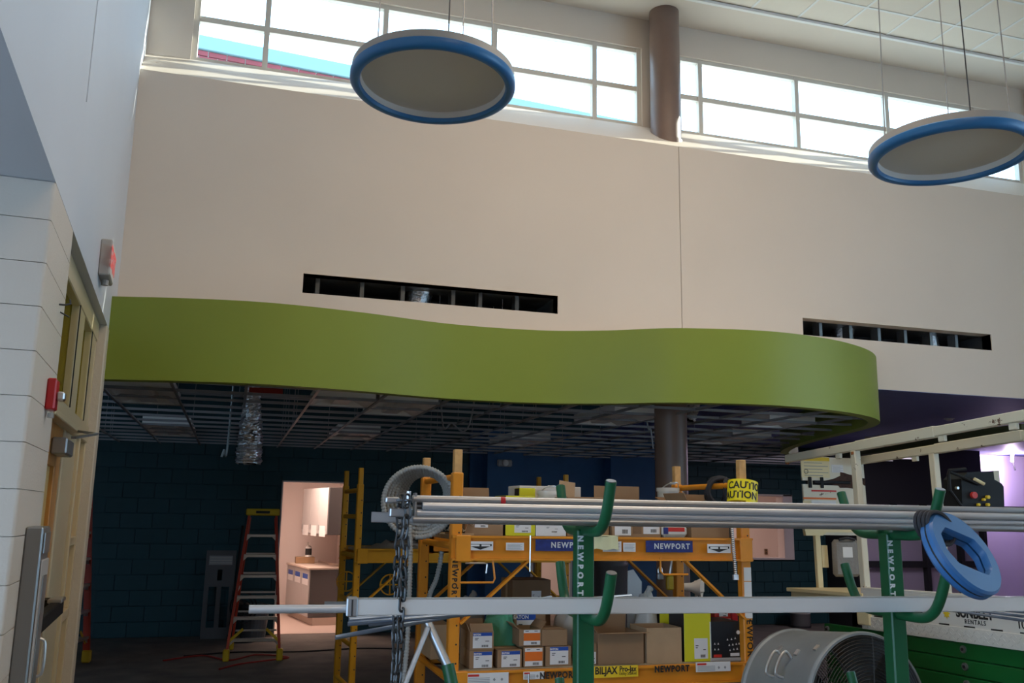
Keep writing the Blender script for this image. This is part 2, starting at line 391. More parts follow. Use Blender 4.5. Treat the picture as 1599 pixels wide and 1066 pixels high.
# --- hall walls out of view that close the room
wr = struct('wall_right', 'white side wall of the hall with tall windows')
MB().box(10.1, 10.3, -6.2, 7.0, 0, .3).box(10.1, 10.3, -6.2, 7.0, 6.3, 6.6).box(10.1, 10.3, -6.2, -3.0, .3, 6.3).box(10.1, 10.3, 3.4, 7.0, .3, 6.3).build('wall_face', 'white_paint', wr)
for k in range(7): MB().box(10.12, 10.28, -3.0+k*1.05, -2.88+k*1.05, .3, 6.3).build('mullion', 'window_frame', wr)
MB().box(10.19, 10.196, -3.0, 3.4, .3, 6.3).build('pane', 'glass', wr)
smesh(MB().box(10.3, 22.5, -12, 9, 6.5, 6.7), 'roof_sunblock', 'white_paint', 'unseen slab added to keep the sun out of the side windows')  # added out of view to block direct sun at the side windows
smesh(MB().box(-4, 10.3, -6.4, -6.2, 0, 6.6), 'wall_front', 'card', 'brown wall at the near end of the hall')
# --- left wall, in its own frame: x along the wall, y outwards, z up
LW = dict(loc=(-.9, 7.0, 0), rz=math.radians(93.2))
wl = struct('wall_left', 'tall white upper left wall catching blue daylight', **LW)
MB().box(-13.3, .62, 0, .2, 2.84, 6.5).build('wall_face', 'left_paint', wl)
MB().box(-2.852, -2.846, -.004, 0, 3.42, 6.43).build('seam_bead', 'left_paint', wl)
lo = struct('ceiling_left', 'low plain soffit behind the left wall', **LW)
MB().box(-13.3, .3, .2, 3.0, 2.84, 2.95).build('soffit_board', 'white_paint', lo)
pw = struct('wall_pilaster', 'white painted block pilaster at the left edge', **LW)
MB().box(-3.42, -2.80, .012, 2.6, 0, 2.84).build('pilaster_core', 'block_paint', pw)
JZ = [.082+.163*k for k in range(18)]
for i, z in enumerate(JZ):
    z0 = max(0, z-.163)+.0025; z1 = min(2.838, z)-.0005
    if z0 >= z1: continue
    e = .62 if i % 2 else .82; r = .014
    prof = [(-2.795, 0), (-3.435+r, 0)] + [(-3.435+r-r*math.sin(t), r-r*math.cos(t)) for t in (.4, .8, 1.2)] + [(-3.435, r), (-3.435, e), (-3.40, e), (-3.40, .02), (-2.795, .02)]
    MB().prism(prof, z0, z1).build('block', 'block_paint', pw, smooth=True)
    y = e+.003
    while y < 1.6:
        MB().bbox(-3.435, -3.40, y, y+.397, z0, z1, .002).build('block', 'block_paint', pw); y += .40
# storefront: frame, transom lites, sidelight
sf = struct('window_4', 'tan metal storefront frame with glass lites on the left', **LW)
FR = [(-2.80, -2.72, 0, 2.84), (-1.80, -1.60, 0, 2.10), (-1.75, -1.45, 2.1, 2.84), (-.97, -.70, 2.1, 2.84), (-1.02, -.97, 0, 2.1), (-.66, -.60, 0, 2.84)]
for a, b, z0, z1 in FR: MB().bbox(a, b, .05, .14, z0, z1, .005).build('mullion', 'storefront', sf)
for z0, z1 in ((2.06, 2.17), (2.72, 2.84)): MB().bbox(-2.72, -.60, .045, .14, z0, z1, .005).build('rail', 'storefront', sf)
for z0, z1 in ((1.43, 1.48), (.99, 1.05), (.3, .36)): MB().bbox(-.97, -.66, .05, .14, z0, z1, .004).build('rail', 'storefront', sf)
MB().bbox(-1.60, -1.02, .07, .12, 0, 2.06, .004).build('panel', 'storefront', sf)
for a, b, z0, z1 in ((-2.72, -1.75, 2.17, 2.72), (-1.45, -.97, 2.17, 2.72), (-.70, -.66, 2.17, 2.72)): MB().box(a, b, .09, .096, z0, z1).build('pane', 'door_glass', sf)
MB().box(-.97, -.66, .09, .1, 0, 2.06).build('pane', 'wood_lite', sf)
for a, z in ((-1.77, 2.17), (-.99, 2.17)): MB().box(a, a+.006, .044, .05, z, 2.72).build('gasket', 'rubber', sf)
d1 = struct('door_1', 'varnished wood door with a glass lite and black push bar', (LW['loc'][0], LW['loc'][1], 0), LW['rz'])
mb = MB().bbox(-2.71, -2.50, .06, .105, .01, 2.05, .003).bbox(-2.02, -1.81, .06, .105, .01, 2.05, .003)
mb.box(-2.5, -2.02, .06, .105, 1.85, 2.05).box(-2.5, -2.02, .06, .105, .85, 1.15).box(-2.5, -2.02, .06, .105, .01, .25); mb.build('door_leaf', 'wood_door', d1)
MB().box(-2.5, -2.02, .08, .086, 1.15, 1.85).build('pane', 'wood_lite', d1); MB().box(-2.5, -2.02, .08, .086, .25, .85).build('pane', 'wood_lite', d1)
pb = MB().bbox(-2.66, -1.84, -.03, .02, 1.13, 1.20, .006).box(-2.66, -2.56, .02, .06, 1.12, 1.21).box(-1.98, -1.84, .02, .06, 1.12, 1.21).build('push_bar', 'black_plastic', d1, label='black push bar')
MB().bbox(-2.0, -1.83, -.036, .03, 1.195, 1.215, .004).build('bar_cap', 'alu', pb)
cl = MB().bbox(-2.25, -1.95, -.01, .06, 1.90, 1.98, .008).build('door_closer', 'steel_grey', d1)
MB().bar((-2.1, -.02, 1.99), (-1.86, -.10, 2.03), .025, .012).bar((-1.86, -.10, 2.03), (-1.66, .04, 2.06), .025, .012).build('arm', 'steel_grey', cl)
MB().bbox(-2.7, -1.62, .0, .05, 2.045, 2.075, .004).build('head_bar', 'storefront', d1)
smesh(MB().bbox(-.60, -.42, -.004, .3, 0, 2.84, .008), 'wall_end', 'cream_wall', 'rough cream wall end beside the storefront', loc=(0, 0, 0)).matrix_world = Matrix.Translation(LW['loc']) @ Matrix.Rotation(LW['rz'], 4, 'Z')
smesh(MB().box(-5, -1.0, 6.62, 6.8, 0, 3.9), 'wall_partition', 'teal_paint', 'dark partition beyond the storefront')
# --- green curved band
CP = [(-.99, 6.6), (-.88, 6.56), (-.31, 6.42), (.19, 6.37), (.81, 6.45), (1.5, 6.61), (2.2, 6.59), (2.7, 6.4), (3.15, 6.13), (3.83, 5.98), (4.45, 6.07), (4.96, 6.30), (5.32, 6.6), (5.55, 6.95), (5.72, 7.4), (5.87, 7.91),
      (6.11, 8.69), (6.47, 9.59), (6.8, 10.2), (6.98, 10.42), (7.2, 10.58)]
CV = [p.to_2d() for p in crom([(x, y, 0) for x, y in CP], 8)]
def ribbon(pts, z0, z1, th):
    nrm = []
    for i in range(len(pts)):
        t = (pts[min(i+1, len(pts)-1)]-pts[max(i-1, 0)]).normalized(); nrm.append(Vector((-t.y, t.x)))
    inn = [p+n*th for p, n in zip(pts, nrm)]; mb = MB(); N = len(pts)
    P = [(p.x, p.y, z) for z in (z0, z1) for p in pts] + [(p.x, p.y, z) for z in (z0, z1) for p in inn]
    F = []
    for i in range(N-1):
        F += [(i, i+1, N+i+1, N+i), (2*N+i, 3*N+i, 3*N+i+1, 2*N+i+1), (i, 2*N+i, 2*N+i+1, i+1), (N+i, N+i+1, 3*N+i+1, 3*N+i)]
    F += [(0, N, 3*N, 2*N), (N-1, 3*N-1, 4*N-1, 2*N-1)]
    return mb.add(P, F)
iw = min(range(len(CV)), key=lambda i: abs(CV[i].y-7.0) + (0 if 5.3 < CV[i].x < 5.8 else 9))
gb = struct('trim_4', 'wavy lime green band hung below the white wall')
ribbon(CV[:iw+1], 2.5, 3.07, .10).build('band', 'green_paint', gb, smooth=True)
ribbon(CV[iw:], 2.5, 2.86, .10).build('band', 'green_paint', gb, smooth=True)
poly = [(p.x, p.y+.03) for p in CV[:iw+1]]
MB().prism(poly + [(5.57, 7.05), (-.99, 7.05)], 3.02, 3.06).build('top_board', 'white_paint', gb)
smesh(ribbon([p.to_2d() for p in crom([(8.0, 10.9, 0), (7.8, 10.0, 0), (7.62, 8.95, 0), (7.48, 8, 0), (7.42, 7.14, 0)], 6)], 2.5, 2.62, .25), 'trim_6', 'shaded_green_paint', 'green soffit strip beyond the lift rails, coloured dark to stand in for shade')  # strip in the band's green, its shade painted as dark olive
# navy ceiling in the bay and right of it
smesh(MB().box(5.2, 14.4, 7.001, 13.3, 2.846, 2.95), 'ceiling_navy', 'navy_paint', 'flat dark navy ceiling right of the green band')
dt = thing('smoke_detector', 'small pale detector on the dark navy ceiling', 'detector', atz(1482, 653, 2.85))
MB().lathe([(.045, 0), (.04, -.02), (.02, -.03), (0, -.03)], 20).build('detector_body', 'cabinet_grey', dt); MB().lathe([(.06, 0), (.06, -.006), (.0, -.006)], 20).build('base', 'cabinet_grey', dt)
t = thing('ceiling_lamp', 'lit white ceiling lamp in the far right room', 'lamp', (8.95, 10.6, 2.85)); MB().bbox(-.28, .28, -.5, .5, -.045, 0, .006).build('housing', 'tee_white', t); MB().box(-.25, .25, -.47, .47, -.049, -.045).build('lens', 'lit_lens', t)
# --- brown columns
def column(name, x, y, label):
    c = struct(name, label, (x, y, 0)); MB().cyl((0, 0, 0), (0, 0, 6.44), .142, 40).build('shaft', 'column_brown', c, smooth=True)
    MB().cyl((0, 0, 4.93), (0, 0, 5.10), .155, 40).build('collar', 'column_brown', c, smooth=True)
column('column_1', 3.66, 7.27, 'round brown steel column standing in the middle of the room')
column('column_2', 8.36, 7.22, 'round brown steel column at the right edge of the high windows')
# --- low back wall of painted blocks, with a doorway and a hatch
bw = struct('wall_teal', 'dark teal painted block wall at the back under the ceiling grid')
D2 = (4.32, 4.98, 0, 2.0); DO = (.66, 1.56, 0, 2.08); PA = (7.72, 8.88, 1.03, 2.06)
wallbox(-6, 9.7, 0, 3.9, [DO, D2, PA], 13.31, 13.45).build('wall_core', 'teal_paint', bw)
blk = {}
for bx0, bx1, bwid, bhei, rows in ((-1.6, 3.36, .4, .2, 13), (6.5, 9.6, .33, .165, 16)):
  for r in range(rows):
    x = bx0 - (bwid/2 if r % 2 else 0)
    while x < bx1-.05:
        z0, z1 = r*bhei+.003, r*bhei+bhei-.003; x0, x1 = x+.003, min(x+bwid, bx1)-.003; x += bwid
        segs = [(x0, x1)]
        for h in (DO, PA):
            if z1 > h[2]+.01 and z0 < h[3]-.01:
                ns = []
                for a, b in segs:
                    if b <= h[0] or a >= h[1]: ns.append((a, b))
                    else:
                        if a < h[0]-.03: ns.append((a, h[0]))
                        if b > h[1]+.03: ns.append((h[1], b))
                segs = ns
        for a, b in segs:
            key = (round(b-a, 3), bhei)
            if key not in blk:
                blk[key] = MB().bbox(0, b-a, 0, .02, 0, z1-z0, .004).build('block', 'teal_paint', bw); blk[key].location = (a, 13.295, z0)
            else:
                o = blk[key].copy(); COL.objects.link(o); o.location = (a, 13.295 + random.uniform(-.001, .001), z0)
sb = struct('wall_blue', 'dark blue smooth wall with two shallow piers behind the column')
wallbox(3.36, 6.5, 0, 2.9, [D2], 13.24, 13.31).build('wall_face', 'blue_paint', sb)
MB().box(3.55, 4.1, 12.95, 13.24, 0, 2.9).build('pier', 'blue_paint', sb); MB().box(5.5, 6.45, 12.95, 13.24, 0, 2.9).build('pier', 'blue_paint', sb)
wp = thing('wall_lamp', 'small unlit emergency light high on the blue pier', 'lamp', at(787, 723, 12.95))
MB().bbox(-.11, .11, -.06, 0, -.05, .05, .015).build('lamp_body', 'cabinet_grey', wp); MB().lathe([(.05, 0), (.045, .03), (0, .04)], 16, rotm(PI/2).to_4x4() @ Matrix.Translation((0, 0, .06))).build('lens', 'white_plastic', wp)
# door lining, hatch casing, rooms behind
dl = struct('trim_5', 'pale lining of the lit doorway', (1.11, 13.37, 0))
MB().box(-.45, -.43, -.09, .1, 0, 2.08).box(.43, .45, -.09, .1, 0, 2.08).box(-.45, .45, -.09, .1, 2.06, 2.08).build('lining', 'pale_wall', dl)
hc = struct('window_5', 'pale wood casing of the open hatch in the teal wall', (8.3, 13.3, 1.03))
for a, b, c, d in ((.40, .58, 0, 1.03), (-.58, .58, -.02, .01), (-.58, .58, 1.0, 1.03), (-.58, -.54, 0, 1.03)): MB().bbox(a, b, -.03, .17, c, d, .004).build('casing', 'pale_wall', hc)
rm = struct('wall_pantry', 'pale walls of the lit room behind the teal wall')
MB().box(.1, .2, 13.45, 16.4, 0, 2.6).build('side_wall', 'pale_wall', rm); MB().box(1.80, 1.95, 13.45, 16.4, 0, 2.6).build('side_wall', 'pale_wall', rm)
MB().box(6.8, 6.9, 13.45, 16.4, 0, 2.6).build('side_wall', 'pale_wall', rm); MB().box(10.6, 10.7, 13.45, 16.4, 0, 2.6).build('side_wall', 'pale_wall', rm)
MB().box(.1, 10.7, 16.3, 16.4, 0, 2.6).build('end_wall', 'pale_wall', rm); MB().box(.1, 10.7, 13.45, 16.4, 2.5, 2.6).build('room_ceiling', 'pale_wall', rm)
MB().box(9.7, 10.7, 13.31, 13.45, 0, 2.9).build('end_wall', 'pale_wall', rm)
smesh(MB().box(.2, 1.8, 13.32, 16.3, 0, .006), 'floor_pantry', 'pale_floor', 'pale floor of the lit room behind the doorway')
smesh(MB().box(4.32, 4.36, 13.22, 13.47, 0, 2.0).box(4.94, 4.98, 13.22, 13.47, 0, 2.0).box(4.36, 4.94, 13.22, 13.47, 1.96, 2.0), 'trim_7', 'pale_wall', 'pale lining of the second lit doorway behind the scaffold')
smesh(MB().box(2.5, 2.6, 13.45, 16.3, 0, 2.5).box(6.6, 6.7, 13.45, 16.3, 0, 2.5), 'wall_store', 'pale_wall', 'side walls of the small lit store room')
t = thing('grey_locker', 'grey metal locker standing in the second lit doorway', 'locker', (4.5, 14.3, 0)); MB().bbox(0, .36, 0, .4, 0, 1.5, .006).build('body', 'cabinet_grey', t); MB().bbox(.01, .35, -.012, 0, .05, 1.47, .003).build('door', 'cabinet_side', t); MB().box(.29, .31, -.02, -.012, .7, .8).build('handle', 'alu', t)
# --- far right: charcoal glazed partition, purple light painted into its white panels
fr = struct('wall_far_right', 'dark partition behind the lift, white panels with purple light painted in')
MB().box(9.5, 12.05, 12.6, 12.7, 0, 2.85).build('panel_back', 'purple_lit_white', fr); MB().box(9.5, 12.05, 12.5, 12.6, 1.93, 2.85).build('band', 'charcoal_paint', fr)
for x in (9.55, 10.28, 10.86, 11.55, 12.03): MB().box(x-.035, x+.035, 12.5, 12.6, 0, 1.93).build('post', 'charcoal_paint', fr)
for z in (.98, .1): MB().box(9.5, 12.05, 12.52, 12.6, z-.05, z+.05).build('rail', 'charcoal_paint', fr)
MB().box(9.5, 9.6, 12.5, 13.31, 0, 2.9).build('return', 'charcoal_paint', fr)
MB().box(12.05, 14.4, 13.2, 13.3, 0, 2.9).build('end_wall', 'purple_lit_white', fr); MB().box(14.3, 14.4, 7, 13.3, 0, 2.9).build('end_wall', 'purple_lit_white', fr)
MB().box(12.05, 14.4, 13.12, 13.2, 1.85, 1.95).build('rail', 'charcoal_paint', fr)
smesh(MB().box(-6, -5.9, 6.6, 13.4, 0, 3.9), 'wall_far_left', 'teal_paint', 'dark wall at the far left end')
smesh(MB().box(10.2, 14.5, 6.9, 7.0, 0, 3.9), 'wall_near_right', 'purple_lit_white', 'wall closing the low room at the right')
# ================================================================== ceiling grid of the low room, lamps, ducts
GZ = 2.535
def curveY(x):
    best = 99
    for a, b in zip(CV, CV[1:]):
        if (a.x-x)*(b.x-x) <= 0 and a.x != b.x and a.x < 5.8: best = min(best, a.y + (b.y-a.y)*(x-a.x)/(b.x-a.x))
    return best
def curveX(y):
    if y < 6.0: return None
    xs = [a.x + (b.x-a.x)*(y-a.y)/(b.y-a.y) for a, b in zip(CV[int(len(CV)*.4):], CV[int(len(CV)*.4)+1:]) if (a.y-y)*(b.y-y) <= 0 and a.y != b.y]
    xs = [x for x in xs if x > 4.2]
    return min(xs) if xs else 9.4
cg = struct('ceiling_grid', 'bare steel ceiling grid without tiles above the low room')
GX = [-.47+.515*k for k in range(-7, 20)]; GY = [6.28+.515*k for k in range(14)]
def tee(p, q):
    p = Vector(p); q = Vector(q); mb = MB(); mb.bar(p, q, .022, .004); u = Vector((0, 0, .011)); mb.bar(p+u, q+u, .003, .02); return mb
for x in GX:
    y0 = curveY(x) if x < 5.6 else None
    if y0 is None or y0 > 20:
        if x < -.9: y0 = 6.82
        else:
            ys = [p.y for p in CV if abs(p.x-x) < .2 and p.y > 6.9]
            if not ys: continue
            y0 = max(ys)+.1
    else: y0 += .1
    if y0 < 13: tee((x, y0, GZ), (x, 13.28, GZ)).build('main_tee', 'grid_steel', cg)
for y in GY:
    x1 = curveX(y)-.12 if y < 10.6 else 9.4
    if y < 6.85:                                     # only inside the bulges of the band
        run = []; xx = -.85
        ins = [x*.05-.85 for x in range(0, 136) if curveY(x*.05-.85) < y-.08]
        seg = []
        for v in ins:
            if seg and v-seg[-1] > .06: run.append(seg); seg = []
            seg.append(v)
        if seg: run.append(seg)
        for sg in run:
            if sg[-1]-sg[0] > .3: tee((sg[0], y, GZ), (min(sg[-1], x1), y, GZ)).build('cross_tee', 'grid_steel', cg)
    else: tee((-4, y, GZ), (x1, y, GZ)).build('cross_tee', 'grid_steel', cg)
for k in range(46):
    x = random.choice(GX[5:18]); y = random.uniform(7.2, 12.8)
    if x > curveX(y)-.3: continue
    MB().cyl((x, y, GZ), (x+random.uniform(-.04, .04), y, 3.88), .003, 5).build('hanger_wire', 'grid_steel', cg)
for i, (y, z) in enumerate(((7.9, 3.1), (8.9, 3.3), (9.9, 3.05), (11.0, 3.25), (12.1, 3.1))):
    t = thing('conduit_run', ['front', 'second', 'third', 'fourth', 'rearmost'][i]+' horizontal steel conduit run above the ceiling grid', 'conduit', (0, y, z))
    MB().cyl((-4, 0, 0), (5.2, 0, 0), .02, 8).build('conduit', 'grid_steel', t)
    for x in (-2, 0, 2, 4): MB().cyl((x, 0, -.0), (x, 0, 3.88-z), .006, 6).build('hanger', 'grid_steel', t)
# troffers
def troffer(x0, x1, y0, y1, label):
    cx, cy = (x0+x1)/2, (y0+y1)/2; t = thing('troffer_light', label, 'light', (cx, cy, GZ+.004), 0, 'unlit troffers lying in the ceiling grid'); w, d = (x1-x0)/2-.015, (y1-y0)/2-.015
    mb = MB(); prof = [(-w, 0), (-w+.03, .0), (-.07, .075), (-.07, .02), (.07, .02), (.07, .075), (w-.03, 0), (w, 0), (w, .09), (-w, .09)]
    mb.prism(prof, -d, d, rotm(PI/2).to_4x4()); mb.build('housing', 'tee_white', t)
    MB().box(-.068, .068, -d+.02, d-.02, .012, .02).build('lens', 'white_plastic', t)
    MB().box(-w, w, -d-.004, -d+.004, 0, .09).build('end_plate', 'tee_white', t); MB().box(-w, w, d-.004, d+.004, 0, .09).build('end_plate', 'tee_white', t)
for (x0, x1, y0, y1, lb) in ((GX[6], GX[7], 7.31, 8.34, 'unlit ceiling light nearest the left end of the green band'), (GX[6], GX[7], 10.4, 11.94, 'unlit ceiling light at far left near the back wall'),
    (GX[9], GX[10], 7.31, 7.825, 'small square unlit ceiling light right of the hanging foil duct'), (GX[10], GX[11], 7.31, 8.34, 'large unlit ceiling light just right of the square one'),
    (GX[10], GX[11], 10.4, 11.43, 'unlit ceiling light far back over the lit doorway'), (GX[14], GX[15], 7.31, 8.34, 'unlit ceiling light left of the brown column'),
    (GX[14], GX[15], 10.4, 11.43, 'unlit ceiling light far back left of the brown column'), (GX[18], GX[19], 8.85, 9.88, 'unlit ceiling light right of the column at the back'),
    (GX[17], GX[18], 7.31, 7.825, 'small unlit ceiling light right of the column near the band')): troffer(x0, x1, y0, y1, lb)
# hanging foil ducts
def foil(name, pts, r, label, n=70):
    P = crom(pts, n//(len(pts)-1)); mb = MB(); base = P[-1]
    rs = r if isinstance(r, tuple) else (r,)*len(pts); r = rs[0]; fr_ = [k*(len(rs)-1)/(len(P)-1) for k in range(len(P))]; rr = [(rs[int(f)]+(rs[min(int(f)+1, len(rs)-1)]-rs[int(f)])*(f-int(f)))*(1+(.07 if k % 2 else 0)+random.uniform(-.06, .06)) for k, f in enumerate(fr_)]
    t = thing(name, label, 'duct', base)
    mb.tube([p-base for p in P], rr, 24, cap=False); jt = random.Random(9); mb.v = [(x+jt.uniform(-.009, .009), y+jt.uniform(-.009, .009), z+jt.uniform(-.006, .006)) for x, y, z in mb.v]; mb.build('foil_sleeve', 'foil', t)
    mb = MB().tube([p-base for p in P], [q*.8 for q in rr], 14, cap=False); mb.build('liner', 'dark_void', t)
    MB().lathe([(r*1.06, 0), (r*1.06, .03), (r*.9, .03)], 20, Matrix.Translation(P[0]-base)).build('collar', 'stud_steel', t)
foil('foil_duct', [at(398, 600, 8.3)+Vector((0, 0, .5)), at(395, 600, 8.3), at(393, 640, 8.3), at(391, 685, 8.3), at(388, 724, 8.3)], (.05, .06, .075, .1, .105), 'crinkled silver duct hanging through the ceiling grid at left')
foil('foil_duct', [at(1086, 600, 7.9)+Vector((0, 0, .3)), at(1084, 615, 7.9), at(1080, 640, 7.9), at(1076, 656, 7.9)], .06, 'short crinkled silver duct beside the top of the column')
mb = MB().box(-.13, .13, -.10, .10, -.02, .02); rd = tag(mb.build('red_sheet', 'cord_red', loc=None), 'dull red sheet lying above the ceiling grid near the hanging duct', 'sheet'); rd.location = atz(415, 612, GZ+.06)
def cable(pts, r, m, label, name='loose_cable', cat='cable'):
    P = crom(pts, 10); b = min(P, key=lambda p: p.z).copy(); o = MB().tube([p-b for p in P], r, 6).build(name, m, smooth=True); o.location = b; return tag(o, label, cat)
cable([at(680, 622, 8.2)+Vector((0, 0, 1.1)), at(690, 650, 8.2), at(705, 661, 8.2), at(735, 655, 8.2), at(757, 624, 8.2)+Vector((0, 0, 1.1))], .008, 'grid_steel', 'thin cable looping below the grid near the green band middle')
cable([at(360, 690, 9.5)+Vector((0, 0, 1.58)), at(356, 690, 9.5), at(350, 702, 9.5), at(346, 713, 9.5)], .012, 'stud_steel', 'short grey cable end dangling left of the foil duct')
cable([at(1000, 640, 8.0)+Vector((0, 0, 1.2)), at(1010, 650, 8.0), at(1016, 670, 8.0), at(1020, 700, 8.0)], .007, 'grid_steel', 'thin cable hanging beside the left of the column')
# pendant lamps: blue ring around a flat grey disc
def pendant(c, R, label, hangers, tilt):
    t = thing('pendant_lamp', label, 'lamp', c, 0, None, (tilt[0], tilt[1], 0)); k = R
    prof = [(k*.93, 0)]; a = .055*k
    ring = [(k*.88, .10*k), (k*.88, .02*k), (k*.895, -.002*k), (k*.935, -.012*k), (k*.975, -.002*k), (k, .03*k), (k, .10*k), (k*.985, .115*k)]
    MB().lathe(ring, 72).build('rim', 'lamp_blue', t, smooth=True)
    MB().lathe([(k*.985, .113*k), (k*.985, .20*k), (k*.90, .23*k), (0, .23*k)], 72).build('housing', 'lamp_grey', t, smooth=True)
    MB().lathe([(k*.881, .03*k), (k*.875, .12*k), (k*.87, .125*k)], 72).build('inner_ring', 'white_plastic', t, smooth=True)
    MB().lathe([(k*.872, .124*k), (k*.6, .122*k), (0, .12*k)], 72).build('diffuser', 'lamp_lens', t, smooth=True)
    top = 6.44-c[2]
    for (x, y) in hangers: MB().cyl((x*k, y*k, .2*k), (x*k*.9-math.sin(tilt[1])*top, y*k*.9+math.sin(tilt[0])*top, top), .0035, 6).build('hanger_wire', 'wire', t)
    MB().cyl((.1*k, -.3*k, .2*k), (.1*k, -.3*k, top), .004, 6).build('power_cord', 'dark_steel', t)
pendant(atd(676, 138, 5.0), .452, 'large round pendant lamp with blue rim left of the column', ((-.7, 0), (.5, .6), (.6, -.5)), (math.radians(-1.5), math.radians(1.0)))
pendant(atd(1484, 247, 5.6), .472, 'large round pendant lamp with blue rim at the right edge', ((-.75, .3), (.6, .6), (.2, -.8)), (math.radians(-1.0), math.radians(0)))
# exit sign, strobe, grey cabinet on the left wall (same frame as the wall)
def onwall(name, label, cat, x, y, z):
    M = Matrix.Translation(LW['loc']) @ Matrix.Rotation(LW['rz'], 4, 'Z'); p = M @ Vector((x, y, z)); return thing(name, label, cat, p, LW['rz'])
t = onwall('exit_sign', 'exit sign box with red letters mounted high on the left wall', 'sign', -1.42, 0, 2.95)
MB().bbox(-.14, .14, -.06, 0, 0, .21, .006).build('housing', 'lamp_grey', t); MB().box(-.135, .135, -.0625, -.06, .012, .198).build('face', 'white_plastic', t)
text('EXIT', .17, (0, -.064, .105), t, 'exit_red', (PI/2, 0, 0), bold=.004); MB().cyl((0, -.03, -.03), (0, -.03, 0), .02, 10).build('mount', 'lamp_grey', t)
t = onwall('fire_alarm_strobe', 'red fire alarm strobe on the white block pilaster', 'alarm', -3.02, 0, 2.02)
MB().bbox(-.05, .045, -.035, 0, .01, .135, .006).build('backplate', 'red_plastic', t); MB().bbox(-.03, .03, -.065, -.035, .05, .085, .006).build('strobe_lens', 'alu', t); MB().cyl((0, -.02, -.02), (0, -.02, .0), .012, 8).build('bolt', 'alu', t)
t = onwall('wall_cabinet', 'narrow light grey metal cabinet fixed to the white pilaster', 'cabinet', -3.0, 0, .72)
MB().bbox(-.20, .01, -.06, 0, 0, .86, .006).build('body', 'steel_grey', t); dd = MB().bbox(-.19, .0, -.068, -.06, .02, .74, .004).build('door', 'cabinet_grey', t)
MB().bbox(-.15, -.04, -.071, -.068, .08, .68, .002).build('glass_slot', 'steel_grey', dd); MB().tube(crom([(-.02, -.068, .30), (-.02, -.088, .32), (-.02, -.088, .42), (-.02, -.068, .44)], 5), .006, 6).build('handle', 'alu', dd)
MB().bbox(-.17, -.01, -.066, -.06, .76, .84, .003).build('header', 'steel_grey', t)
t = onwall('wire_stub', 'small bent wire stub sticking out of the white blocks', 'wire', -2.98, 0, 2.47)
MB().tube([(0, 0, 0), (0, -.02, .0), (.02, -.04, .01), (.03, -.035, .03)], .004, 6).build('wire', 'dark_steel', t); MB().tube([(.06, 0, -.02), (.10, -.03, -.03)], .003, 6).build('wire', 'dark_steel', t)
# ================================================================== ladders, leaning things, lit room
def ladder(loc, rz, H, n, wb, wt, dep, label):
    t = thing('stepladder', label, 'ladder', loc, rz); th = dep*.45; L = lambda z: (z/H)
    for s in (-1, 1):
        X = lambda z: s*(wb/2 + (wt-wb)/2*L(z)); Y = lambda z: th*L(z)
        MB().bar((X(0), Y(0), .05), (X(H), Y(H), H), .028, .07, (0, 1, 0)).build('front_rail', 'fibre_orange', t)
        MB().bar((X(0)*.95, dep, .05), (X(H)*.95, Y(H)+.06, H-.05), .026, .045, (0, 1, 0)).build('rear_rail', 'fibre_orange', t)
        MB().bbox(X(0)-.035, X(0)+.035, -.045, .045, 0, .13, .012).build('foot', 'ladder_yellow', t); MB().bbox(X(0)*.95-.025, X(0)*.95+.025, dep-.03, dep+.03, 0, .09, .01).build('foot', 'ladder_yellow', t)
        MB().bar((X(H*.45), Y(H*.45), H*.45), (X(H*.45)*.95, dep*.72, H*.47), .01, .02).build('spreader', 'alu', t)
        MB().bar((X(.1), .02, .2), (X(.1)*.45, .03, .34), .03, .008, (0, 1, 0)).build('brace', 'ladder_yellow', t)
    for k in range(1, n+1):
        z = H*k/(n+1.05); w = wb + (wt-wb)*z/H-.02; y = th*z/H
        q = MB().bbox(-w/2, w/2, y-.035, y+.05, z-.028, z+.004, .003).build('step', 'alu', t)
        for s in (-1, 1): MB().bar((s*w/2, y, z-.02), (s*(w/2-.06), y, z-.07), .012, .012).build('gusset', 'alu', q) if False else MB().prism([(s*w/2, -.02), (s*(w/2-.05), -.02), (s*w/2, -.07)], y-.02, y+.02, Matrix(((1,0,0,0),(0,0,1,0),(0,1,0,z),(0,0,0,1)))).build('gusset', 'alu', q)
        if k < n: MB().bar((-w*.46, dep-(dep-th)*z/H*1.0+.0, z), (w*.46, dep-(dep-th)*z/H, z), .02, .02).build('rear_bar', 'alu', t)
    cp = MB().bbox(-wt/2-.04, wt/2+.04, th-.06, th+.12, H-.02, H+.06, .012).build('top_cap', 'ladder_yellow', t)
    MB().bbox(-.08, .08, th-.064, th-.058, H+.005, H+.035, .002).build('logo_plate', 'ink', cp)
    return t
ladder((.35, 11.08, 0), math.radians(-3), 1.62, 6, .58, .31, .9, 'open orange stepladder with yellow top cap beside the lit doorway')
ladder((-1.46, 11.0, 0), math.radians(78), 2.25, 7, .6, .34, .30, 'tall orange stepladder half hidden behind the cream wall end')
